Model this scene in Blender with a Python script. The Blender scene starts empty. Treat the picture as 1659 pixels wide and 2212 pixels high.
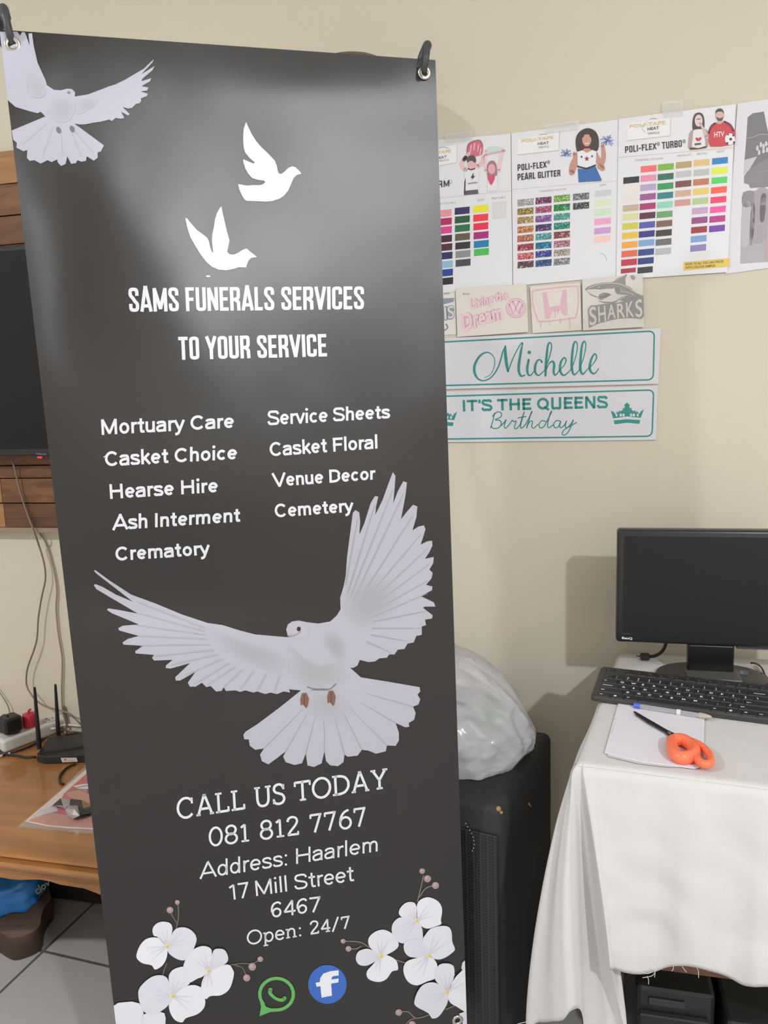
import bpy, bmesh, math, random
from mathutils import Vector, Matrix, noise
from mathutils.geometry import tessellate_polygon

random.seed(7)
SC = bpy.context.scene
COL = SC.collection

# ------------------------------------------------------------------ camera, light, exposure
F, CX, CY = 1662.0, 829.5, 1106.0            # focal length and centre in pixels of the 1659 x 2212 frame
CAM = Vector((0.0, 0.0, 1.28))
UPC = Vector((-0.03172102, -0.98864446, -0.14688741))      # world up seen from the camera (x right, y down, z forward)
_Y = (Vector((0, 0, 1)) - UPC * UPC.z).normalized()
_X = _Y.cross(UPC)
ROT = Matrix((_X, _Y, UPC))                   # camera frame -> world
cam = bpy.data.cameras.new('camera'); cam_o = bpy.data.objects.new('camera', cam); COL.objects.link(cam_o)
cam.sensor_fit = 'HORIZONTAL'; cam.sensor_width = 36.0; cam.lens = 36.0 * F / 1659.0
cam.clip_start = 0.02
m4 = (ROT @ Matrix(((1, 0, 0), (0, -1, 0), (0, 0, -1)))).to_4x4(); m4.translation = CAM
cam_o.matrix_world = m4
SC.camera = cam_o

LAMP = Vector((1.00, -1.10, 2.28))            # two ceiling lamps light the room: a bare bulb behind the camera to the right ...
LAMP2 = Vector((-2.09, -0.22, 2.72))          # ... and a round lamp facing down, far to the left
def lamp_light(name, kind, pos, watt, size):
    l = bpy.data.lights.new(name, kind); l.energy = watt; l.color = (0.96, 0.985, 1.05)
    if kind == 'AREA': l.shape = 'DISK'; l.size = size
    else: l.shadow_soft_size = size
    o = bpy.data.objects.new(name, l); o.location = pos; COL.objects.link(o)
lamp_light('ceiling_bulb_glow', 'POINT', LAMP, 47.0, 0.05)          # the bulb's sideways glow ...
lamp_light('ceiling_bulb_light', 'AREA', LAMP, 33.0, 0.10)          # ... and its stronger light downwards
lamp_light('ceiling_disc_light', 'AREA', LAMP2, 55.0, 0.13)         # shines downwards

wd = bpy.data.worlds.new('world'); SC.world = wd; wd.use_nodes = True
wd.node_tree.nodes['Background'].inputs[0].default_value = (0.75, 0.85, 1.0, 1)
wd.node_tree.nodes['Background'].inputs[1].default_value = 0.3
SC.view_settings.view_transform = 'Standard'; SC.view_settings.look = 'None'
SC.view_settings.gamma = 1.0; SC.view_settings.use_curve_mapping = False
SC.view_settings.exposure = 0.0
SC.cycles.use_denoising = True
SC.cycles.max_bounces = 10; SC.cycles.diffuse_bounces = 6

# ------------------------------------------------------------------ pixels to places
def ray(p):
    return ROT @ Vector(((p[0] - CX) / F, (p[1] - CY) / F, 1.0))
WN = Vector((0.233, 0.9725, 0.0)).normalized()     # from the room into the photographed wall
WH = Vector((WN.y, -WN.x, 0.0))                    # along that wall, to the right
WD = 1.72                                          # distance of the wall
ZU = Vector((0, 0, 1))
def on_plane(p, n, d):
    r = ray(p); return CAM + r * ((d - n.dot(CAM)) / n.dot(r))
def at_wall(p, off=0.0): return on_plane(p, WN, WD - off)
def at_z(p, z): return on_plane(p, ZU, z)
def at_y(p, y): return on_plane(p, Vector((0, 1, 0)), y)
def wp(h, d, z): return WH * h + WN * d + ZU * z     # wall frame -> world
def hz(p, off=0.0):
    q = at_wall(p, off); return q.dot(WH), q.z

# ------------------------------------------------------------------ materials
def lin(c):
    c = c / 255.0
    return c / 12.92 if c <= 0.04045 else ((c + 0.055) / 1.055) ** 2.4
def rgb(c): return (lin(c[0]), lin(c[1]), lin(c[2]), 1.0)
MATS = {}
def M(name, c, rough=0.6, metal=0.0, spec=0.5, var=0.0, scale=40.0, bump=0.0, bscale=200.0, coat=0.0):
    key = (name, tuple(c), rough, metal, spec, var, scale, bump, bscale, coat)
    if key in MATS: return MATS[key]
    m = bpy.data.materials.new(name); m.use_nodes = True
    nt = m.node_tree; b = nt.nodes['Principled BSDF']
    b.inputs['Base Color'].default_value = rgb(c)
    b.inputs['Roughness'].default_value = rough; b.inputs['Metallic'].default_value = metal
    b.inputs['Specular IOR Level'].default_value = spec; b.inputs['Coat Weight'].default_value = coat
    tc = None
    if var or bump: tc = nt.nodes.new('ShaderNodeTexCoord')
    if var:
        n = nt.nodes.new('ShaderNodeTexNoise'); n.inputs['Scale'].default_value = scale; n.inputs['Detail'].default_value = 5
        nt.links.new(tc.outputs['Object'], n.inputs['Vector'])
        mx = nt.nodes.new('ShaderNodeMix'); mx.data_type = 'RGBA'
        a = [max(0.0, v * (1 - var)) for v in rgb(c)[:3]]; d = [min(1.0, v * (1 + var)) for v in rgb(c)[:3]]
        mx.inputs['A'].default_value = (*a, 1); mx.inputs['B'].default_value = (*d, 1)
        nt.links.new(n.outputs['Fac'], mx.inputs['Factor']); nt.links.new(mx.outputs['Result'], b.inputs['Base Color'])
    if bump:
        n2 = nt.nodes.new('ShaderNodeTexNoise'); n2.inputs['Scale'].default_value = bscale; n2.inputs['Detail'].default_value = 3
        nt.links.new(tc.outputs['Object'], n2.inputs['Vector'])
        bp = nt.nodes.new('ShaderNodeBump'); bp.inputs['Strength'].default_value = bump; bp.inputs['Distance'].default_value = 0.002
        nt.links.new(n2.outputs['Fac'], bp.inputs['Height']); nt.links.new(bp.outputs['Normal'], b.inputs['Normal'])
    MATS[key] = m; return m
def emit_mat(name, c, s):
    m = bpy.data.materials.new(name); m.use_nodes = True; b = m.node_tree.nodes['Principled BSDF']
    b.inputs['Base Color'].default_value = rgb(c); b.inputs['Emission Color'].default_value = rgb(c); b.inputs['Emission Strength'].default_value = s
    return m
def wood(name, c1, c2, rot=0.0, scale=9.0, rough=0.4, stretch=(1.0, 9.0, 9.0), coat=0.0):
    m = bpy.data.materials.new(name); m.use_nodes = True; nt = m.node_tree; b = nt.nodes['Principled BSDF']
    tc = nt.nodes.new('ShaderNodeTexCoord'); mp = nt.nodes.new('ShaderNodeMapping')
    mp.vector_type = 'TEXTURE'; mp.inputs['Rotation'].default_value = (0, 0, rot)
    sc = nt.nodes.new('ShaderNodeVectorMath'); sc.operation = 'MULTIPLY'; sc.inputs[1].default_value = stretch
    nt.links.new(tc.outputs['Object'], mp.inputs['Vector']); nt.links.new(mp.outputs['Vector'], sc.inputs[0])
    n = nt.nodes.new('ShaderNodeTexNoise'); n.inputs['Scale'].default_value = scale; n.inputs['Detail'].default_value = 6; n.inputs['Distortion'].default_value = 0.6
    nt.links.new(sc.outputs['Vector'], n.inputs['Vector'])
    cr = nt.nodes.new('ShaderNodeValToRGB'); cr.color_ramp.elements[0].position = 0.3; cr.color_ramp.elements[1].position = 0.7
    cr.color_ramp.elements[0].color = rgb(c1); cr.color_ramp.elements[1].color = rgb(c2)
    nt.links.new(n.outputs['Fac'], cr.inputs['Fac']); nt.links.new(cr.outputs['Color'], b.inputs['Base Color'])
    b.inputs['Roughness'].default_value = rough; b.inputs['Coat Weight'].default_value = coat
    return m
def glassy(name, c, alpha, rough=0.1):
    m = bpy.data.materials.new(name); m.use_nodes = True; b = m.node_tree.nodes['Principled BSDF']
    b.inputs['Base Color'].default_value = rgb(c); b.inputs['Alpha'].default_value = alpha; b.inputs['Roughness'].default_value = rough
    return m
def ink(c, rough=0.55): return M('printed_ink', c, rough)

# ------------------------------------------------------------------ objects
def thing(name, label, cat, loc, group=None):
    o = bpy.data.objects.new(name, None); COL.objects.link(o); o.location = Vector(loc); o.empty_display_size = 0.05
    o['label'] = label; o['category'] = cat
    if group: o['group'] = group
    return o
def tag(o, label=None, cat=None, group=None, kind=None):
    for k, v in (('label', label), ('category', cat), ('group', group), ('kind', kind)):
        if v: o[k] = v
    return o
def root_loc(o):
    while o.parent: o = o.parent
    return Vector(o.location)
class MB:
    """collects geometry in world space and links it as ONE mesh object"""
    def __init__(s): s.v = []; s.f = []; s.mi = []; s.mats = []
    def m(s, mat):
        if mat not in s.mats: s.mats.append(mat)
        return s.mats.index(mat)
    def add(s, vs, fs, mat):
        i0 = len(s.v); k = s.m(mat); s.v += [Vector(v) for v in vs]
        s.f += [tuple(i + i0 for i in f) for f in fs]; s.mi += [k] * len(fs); return s
    def build(s, name, parent=None, loc=None, smooth=False, bevel=0.0, angle=None, segs=2):
        if loc is None: loc = root_loc(parent) if parent else (s.v[0].copy() if s.v else Vector())
        loc = Vector(loc)
        me = bpy.data.meshes.new(name)
        me.from_pydata([tuple(v - loc) for v in s.v], [], s.f)
        for mt in s.mats: me.materials.append(mt)
        me.polygons.foreach_set('material_index', s.mi)
        bm = bmesh.new(); bm.from_mesh(me)
        if bevel:
            bmesh.ops.remove_doubles(bm, verts=bm.verts, dist=1e-6)
            es = [e for e in bm.edges if len(e.link_faces) == 2 and e.calc_face_angle(0) > 0.5]
            bmesh.ops.bevel(bm, geom=es, offset=bevel, segments=segs, affect='EDGES', profile=0.5, clamp_overlap=True)
        bmesh.ops.recalc_face_normals(bm, faces=bm.faces) if getattr(s, 'recalc', True) else None
        bm.to_mesh(me); bm.free()
        if smooth:
            me.polygons.foreach_set('use_smooth', [True] * len(me.polygons))
            if angle is not None: me.set_sharp_from_angle(angle=angle)
        me.update()
        o = bpy.data.objects.new(name, me); COL.objects.link(o)
        if parent: o.parent = parent
        else: o.location = loc
        return o
    def box(s, c, size, mat, ax=(Vector((1, 0, 0)), Vector((0, 1, 0)), Vector((0, 0, 1)))):
        c = Vector(c); x, y, z = (a * (d / 2) for a, d in zip(ax, size))
        vs = [c + x * i + y * j + z * k for k in (-1, 1) for j in (-1, 1) for i in (-1, 1)]
        return s.add(vs, [(0, 2, 3, 1), (4, 5, 7, 6), (0, 1, 5, 4), (2, 6, 7, 3), (0, 4, 6, 2), (1, 3, 7, 5)], mat)
    def prism(s, poly, axis, mat, tris=True):
        """polygon (world points) extruded along the vector axis"""
        n = len(poly); poly = [Vector(p) for p in poly]; axis = Vector(axis)
        t = tessellate_polygon([poly])
        vs = poly + [p + axis for p in poly]
        fs = [tuple(x) for x in t] + [tuple(i + n for i in reversed(x)) for x in t]
        fs += [(i, (i + 1) % n, (i + 1) % n + n, i + n) for i in range(n)]
        return s.add(vs, fs, mat)
    def tube(s, pts, r, mat, seg=8, caps=True, round_end=False):
        pts = [Vector(p) for p in pts]; n = len(pts)
        rs = r if isinstance(r, (list, tuple)) else [r] * n
        t0 = (pts[1] - pts[0]).normalized(); u = t0.orthogonal().normalized(); vs = []; fs = []
        for i in range(n):
            t = (pts[min(i + 1, n - 1)] - pts[max(i - 1, 0)]).normalized()
            u = (u - t * u.dot(t)).normalized(); w = t.cross(u)
            for k in range(seg):
                a = 2 * math.pi * k / seg
                vs.append(pts[i] + (u * math.cos(a) + w * math.sin(a)) * rs[i])
        for i in range(n - 1):
            for k in range(seg):
                a, b = i * seg + k, i * seg + (k + 1) % seg
                fs.append((a, b, b + seg, a + seg))
        if caps:
            fs.append(tuple(range(seg))[::-1]); fs.append(tuple(range((n - 1) * seg, n * seg)))
        return s.add(vs, fs, mat)
    def lathe(s, c, axis, prof, mat, seg=24):
        """prof: (radius, height along axis) pairs"""
        axis = Vector(axis).normalized(); u = axis.orthogonal().normalized(); w = axis.cross(u); c = Vector(c)
        vs = []; fs = []
        for r, hh in prof:
            for k in range(seg):
                a = 2 * math.pi * k / seg
                vs.append(c + axis * hh + (u * math.cos(a) + w * math.sin(a)) * max(r, 1e-5))
        for i in range(len(prof) - 1):
            for k in range(seg):
                a, b = i * seg + k, i * seg + (k + 1) % seg
                fs.append((a, b, b + seg, a + seg))
        fs.append(tuple(range(seg))[::-1]); fs.append(tuple(range((len(prof) - 1) * seg, len(prof) * seg)))
        return s.add(vs, fs, mat)
    def grid(s, rows, mat, closed=False):
        """rows of points -> quads"""
        nr, nc = len(rows), len(rows[0]); vs = [p for r in rows for p in r]; fs = []
        for i in range(nr - 1):
            for j in range(nc - 1 + (1 if closed else 0)):
                a, b = i * nc + j, i * nc + (j + 1) % nc
                fs.append((a, b, b + nc, a + nc))
        return s.add(vs, fs, mat)

def cat(pts, n=6, closed=False):
    """Catmull-Rom curve through the points (any dimension)"""
    P = [Vector(p) for p in pts]; N = len(P); out = []
    for i in range(N if closed else N - 1):
        g = (lambda k: P[k % N]) if closed else (lambda k: P[min(max(k, 0), N - 1)])
        a, b, c, d = g(i - 1), g(i), g(i + 1), g(i + 2)
        for k in range(n):
            t = k / n
            out.append(0.5 * ((2 * b) + (c - a) * t + (2 * a - 5 * b + 4 * c - d) * t * t + (3 * b - a - 3 * c + d) * t ** 3))
    if not closed: out.append(P[-1])
    return out
def sm(a, b, x):
    t = min(1.0, max(0.0, (x - a) / (b - a))); return t * t * (3 - 2 * t)

_TXT = {}
def text_mesh(s, fat=0.0):
    """outline text filled as 2D triangles -> (verts, faces, xmin, xmax)"""
    if (s, fat) in _TXT: return _TXT[(s, fat)]
    cu = bpy.data.curves.new('txt', 'FONT'); cu.body = s; cu.dimensions = '2D'; cu.fill_mode = 'BOTH'; cu.offset = fat; cu.resolution_u = 4
    ob = bpy.data.objects.new('txt', cu); COL.objects.link(ob)
    dg = bpy.context.evaluated_depsgraph_get(); dg.update()
    me = bpy.data.meshes.new_from_object(ob.evaluated_get(dg))
    vs = [(v.co.x, v.co.y) for v in me.vertices]; fs = [tuple(p.vertices) for p in me.polygons]
    bpy.data.objects.remove(ob); bpy.data.curves.remove(cu); bpy.data.meshes.remove(me)
    xs = [v[0] for v in vs] or [0, 1]
    _TXT[(s, fat)] = (vs, fs, min(xs), max(xs)); return _TXT[(s, fat)]
def cap_height(fat):
    vs = text_mesh('H', fat)[0]; return min(v[1] for v in vs), max(v[1] for v in vs)

class Print:
    """flat artwork given in photograph pixels, laid onto a real surface by mapper(px, lift)"""
    def __init__(s, mapper, rough=0.55, lift=0.0004, step=0.00025, cut=0.0):
        s.mapper = mapper; s.rough = rough; s.lift = lift; s.step = step; s.cut = cut; s.mb = MB(); s.mb.recalc = False
    def _put(s, vs, fs, c, layer):
        mat = c if not isinstance(c, (tuple, list)) else ink(tuple(c), s.rough)
        if s.cut and len(vs) > 2:
            x0, x1 = min(v[0] for v in vs), max(v[0] for v in vs); y0, y1 = min(v[1] for v in vs), max(v[1] for v in vs)
            if max(x1 - x0, y1 - y0) > s.cut:
                bm = bmesh.new(); bv = [bm.verts.new((v[0], v[1], 0)) for v in vs]
                for f in fs:
                    try: bm.faces.new([bv[i] for i in f])
                    except ValueError: pass
                for ax, lo, hi in ((0, x0, x1), (1, y0, y1)):
                    g = math.ceil(lo / s.cut) * s.cut
                    while g < hi:
                        nn = Vector((1, 0, 0)) if ax == 0 else Vector((0, 1, 0))
                        bmesh.ops.bisect_plane(bm, geom=bm.verts[:] + bm.edges[:] + bm.faces[:], plane_co=nn * g, plane_no=nn, dist=1e-4)
                        g += s.cut
                bm.verts.index_update()
                vs = [(v.co.x, v.co.y) for v in bm.verts]; fs = [tuple(v.index for v in f.verts) for f in bm.faces]; bm.free()
        W = [s.mapper(v, s.lift + layer * s.step) for v in vs]; out = []
        for f in fs:
            if len(f) < 3: continue
            a, b, c2 = W[f[0]], W[f[1]], W[f[2]]
            nn = (b - a).cross(c2 - a)
            out.append(f if nn.dot(CAM - a) >= 0 else tuple(reversed(f)))
        s.mb.add(W, out, mat); return s
    def poly(s, pts, c, layer=0, smooth=0):
        pts = [tuple(p[:2]) for p in (cat(pts, smooth, True) if smooth else pts)]
        t = tessellate_polygon([[Vector((p[0], p[1], 0)) for p in pts]])
        return s._put(pts, [tuple(x) for x in t], c, layer)
    def ellipse(s, cx, cy, rx, ry, c, layer=0, rot=0.0, n=28):
        return s.poly([(cx + rx * math.cos(a) * math.cos(rot) - ry * math.sin(a) * math.sin(rot), cy + rx * math.cos(a) * math.sin(rot) + ry * math.sin(a) * math.cos(rot)) for a in (2 * math.pi * k / n for k in range(n))], c, layer)
    def ribbon(s, pts, w, c, layer=0, closed=False, smooth=5, caps=True):
        n0 = len(pts)
        P = [Vector((p[0], p[1])) for p in pts]
        ws = list(w) if isinstance(w, (list, tuple)) else [w] * n0
        if smooth:
            Q = cat([(p.x, p.y, q) for p, q in zip(P, ws)], smooth, closed); P = [Vector((q[0], q[1])) for q in Q]; ws = [q[2] for q in Q]
        n = len(P); vs = []
        for i in range(n):
            a = P[(i - 1) % n] if closed else P[max(i - 1, 0)]; b = P[(i + 1) % n] if closed else P[min(i + 1, n - 1)]
            t = (b - a); t = t.normalized() if t.length > 1e-6 else Vector((1, 0)); nn = Vector((-t.y, t.x))
            k = 1.0
            if not smooth and (closed or 0 < i < n - 1):       # mitre
                t1 = (P[i] - a).normalized(); k = min(2.0, 1.0 / max(0.3, abs(Vector((-t1.y, t1.x)).dot(nn))))
            vs += [tuple(P[i] + nn * ws[i] * k / 2), tuple(P[i] - nn * ws[i] * k / 2)]
        fs = [(2 * i, 2 * i + 1, 2 * i + 3, 2 * i + 2) for i in range(n - 1)]
        if closed: fs.append((2 * n - 2, 2 * n - 1, 1, 0))
        s._put(vs, fs, c, layer)
        if caps and not closed:
            for p, q in ((P[0], ws[0]), (P[-1], ws[-1])):
                if q > 1.2: s.ellipse(p.x, p.y, q / 2, q / 2, c, layer, n=10)
        return s
    def text(s, txt, quad, c, layer=0, fat=0.0):
        """quad = TL, TR, BR, BL: baseline on the lower side, capital height on the upper"""
        vs, fs, x0, x1 = text_mesh(txt, fat); c0, c1 = cap_height(fat)
        tl, tr, br, bl = (Vector(q) for q in quad); P = []
        for x, y in vs:
            u = (x - x0) / (x1 - x0); v = (y - c0) / (c1 - c0)
            P.append(tuple((bl * (1 - u) + br * u) * (1 - v) + (tl * (1 - u) + tr * u) * v))
        return s._put(P, fs, c, layer)
    def strokes(s, glyphs, quad, w, c, layer=0):
        """glyphs: (x offset, strokes in a unit box of capital height 1); w in px"""
        tl, tr, br, bl = (Vector(q) for q in quad)
        x1 = max(x + p[0] for x, st in glyphs for line in st for p in line[1]); 
        x0 = min(x + p[0] for x, st in glyphs for line in st for p in line[1])
        for x, st in glyphs:
            for kind, line in st:
                P = []
                for px, py in line:
                    u = (x + px - x0) / (x1 - x0)
                    P.append(tuple((bl * (1 - u) + br * u) * (1 - py) + (tl * (1 - u) + tr * u) * py))
                if kind == 'c': s.ribbon(P, w, c, layer, smooth=5, caps=False)
                elif kind == 'o': s.ribbon(P, w, c, layer, closed=True, smooth=5)
                elif kind == 's': s.ribbon(P, w * 0.8, c, layer, smooth=0, caps=False)
                elif kind == 'd': s.ellipse(P[0][0], P[0][1], w * 0.62, w * 0.62, c, layer, n=12)
                else:
                    for k in range(len(P) - 1):
                        a, b = Vector(P[k]), Vector(P[k + 1]); t = (b - a).normalized()
                        def ext(q, o):
                            if q < 0 or q >= len(P): return 0.0
                            t2 = (Vector(P[q]) - o).normalized(); return w * (0.5 if abs(t.dot(t2)) < 0.5 else 0.12)
                        a2 = a - t * ext(k - 1, a); b2 = b + t * ext(k + 2, b)
                        s.ribbon([tuple(a2), tuple(b2)], w, c, layer, smooth=0, caps=False)
        return s
    def build(s, name, parent): return s.mb.build(name, parent)

def Z(x0, y0, k):
    """points measured in an enlarged view -> photograph pixels"""
    return lambda pts: [(x0 + p[0] / k, y0 + p[1] / k) for p in pts]

# slab-serif strokes: unit capital height, y up
def arc(cx, cy, rx, ry, a0, a1, n=10):
    return [(cx + rx * math.cos(math.radians(a0 + (a1 - a0) * k / n)), cy + ry * math.sin(math.radians(a0 + (a1 - a0) * k / n))) for k in range(n + 1)]
def _e(cx, cy, rx, ry, n=14): return ('o', [(cx + rx * math.cos(2 * math.pi * k / n), cy + ry * math.sin(2 * math.pi * k / n)) for k in range(n)])
SLAB = {
 'C': (0.84, [('c', arc(0.42, 0.5, 0.42, 0.5, 42, 318, 14)), ('s', [(0.74, 0.68), (0.74, 0.98)]), ]),
 'A': (0.92, [('l', [(0.10, 0.0), (0.44, 1.0), (0.48, 1.0), (0.82, 0.0)]), ('l', [(0.22, 0.32), (0.70, 0.32)]), ('s', [(0.0, 0.03), (0.22, 0.03)]), ('s', [(0.70, 0.03), (0.92, 0.03)])]),
 'L': (0.72, [('l', [(0.16, 1.0), (0.16, 0.04), (0.64, 0.04)]), ('s', [(0.0, 0.97), (0.34, 0.97)]), ('s', [(0.0, 0.03), (0.2, 0.03)]), ('s', [(0.66, 0.0), (0.66, 0.26)])]),
 'U': (0.86, [('c', [(0.14, 1.0), (0.14, 0.7), (0.15, 0.3), (0.24, 0.08), (0.43, 0.01), (0.62, 0.08), (0.71, 0.3), (0.72, 0.7), (0.72, 1.0)]), ('s', [(0.0, 0.97), (0.30, 0.97)]), ('s', [(0.56, 0.97), (0.86, 0.97)])]),
 'S': (0.62, [('c', [(0.54, 0.80), (0.46, 0.95), (0.30, 1.0), (0.13, 0.94), (0.06, 0.77), (0.14, 0.61), (0.32, 0.53), (0.50, 0.43), (0.57, 0.24), (0.48, 0.06), (0.29, 0.0), (0.10, 0.06), (0.03, 0.2)]), ('s', [(0.55, 0.72), (0.55, 0.98)]), ('s', [(0.03, 0.02), (0.03, 0.28)])]),
 'T': (0.84, [('l', [(0.42, 1.0), (0.42, 0.0)]), ('l', [(0.03, 0.95), (0.81, 0.95)]), ('s', [(0.03, 0.98), (0.03, 0.74)]), ('s', [(0.81, 0.98), (0.81, 0.74)]), ('s', [(0.26, 0.03), (0.58, 0.03)])]),
 'O': (0.94, [_e(0.47, 0.5, 0.44, 0.5)]),
 'D': (0.88, [('c', [(0.16, 0.96), (0.38, 0.96), (0.64, 0.88), (0.80, 0.68), (0.83, 0.5), (0.80, 0.32), (0.64, 0.12), (0.38, 0.04), (0.16, 0.04)]), ('l', [(0.16, 1.0), (0.16, 0.0)]), ('s', [(0.0, 0.97), (0.3, 0.97)]), ('s', [(0.0, 0.03), (0.3, 0.03)])]),
 'Y': (0.88, [('l', [(0.10, 1.0), (0.44, 0.46), (0.44, 0.0)]), ('l', [(0.78, 1.0), (0.44, 0.46)]), ('s', [(0.0, 0.97), (0.26, 0.97)]), ('s', [(0.62, 0.97), (0.88, 0.97)]), ('s', [(0.28, 0.03), (0.60, 0.03)])]),
 '0': (0.64, [_e(0.32, 0.5, 0.28, 0.5)]),
 '1': (0.44, [('l', [(0.06, 0.80), (0.24, 0.94), (0.24, 0.0)]), ('s', [(0.06, 0.03), (0.42, 0.03)])]),
 '2': (0.60, [('c', [(0.06, 0.76), (0.12, 0.93), (0.29, 1.0), (0.46, 0.92), (0.51, 0.74), (0.42, 0.53), (0.22, 0.28), (0.07, 0.06)]), ('l', [(0.04, 0.04), (0.54, 0.04)]), ('s', [(0.54, 0.0), (0.54, 0.2)])]),
 '4': (0.66, [('l', [(0.46, 0.0), (0.46, 0.98), (0.05, 0.28), (0.62, 0.28)]), ('s', [(0.32, 0.03), (0.60, 0.03)])]),
 '6': (0.62, [('c', [(0.50, 0.97), (0.30, 0.88), (0.14, 0.66), (0.07, 0.36)]), _e(0.32, 0.30, 0.25, 0.30)]),
 '7': (0.58, [('l', [(0.05, 0.95), (0.52, 0.95), (0.22, 0.0)]), ('s', [(0.05, 0.98), (0.05, 0.76)])]),
 '8': (0.62, [_e(0.31, 0.75, 0.22, 0.24), _e(0.31, 0.27, 0.26, 0.27)]),
 'p': (0.66, [_e(0.37, 0.34, 0.24, 0.34), ('l', [(0.13, 0.70), (0.13, -0.30)]), ('s', [(0.0, 0.67), (0.15, 0.67)]), ('s', [(0.0, -0.28), (0.3, -0.28)])]),
 'e': (0.60, [('c', [(0.06, 0.37), (0.54, 0.37), (0.51, 0.55), (0.40, 0.66), (0.28, 0.69), (0.13, 0.60), (0.06, 0.36), (0.11, 0.13), (0.28, 0.01), (0.42, 0.03), (0.54, 0.13)])]),
 'n': (0.72, [('l', [(0.14, 0.70), (0.14, 0.0)]), ('c', [(0.14, 0.46), (0.22, 0.62), (0.37, 0.69), (0.52, 0.60), (0.56, 0.42), (0.56, 0.0)]), ('s', [(0.0, 0.67), (0.15, 0.67)]), ('s', [(0.02, 0.03), (0.26, 0.03)]), ('s', [(0.44, 0.03), (0.70, 0.03)])]),
 ':': (0.24, [('d', [(0.10, 0.06)]), ('d', [(0.10, 0.62)])]),
 '/': (0.46, [('l', [(0.0, -0.08), (0.40, 1.06)])]),
 ' ': (0.30, []),
}
def slab(txt, gap=0.10):
    x = 0.0; out = []
    for ch in txt:
        w, st = SLAB[ch]
        out.append((x, st)); x += w + gap
    return out

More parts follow.
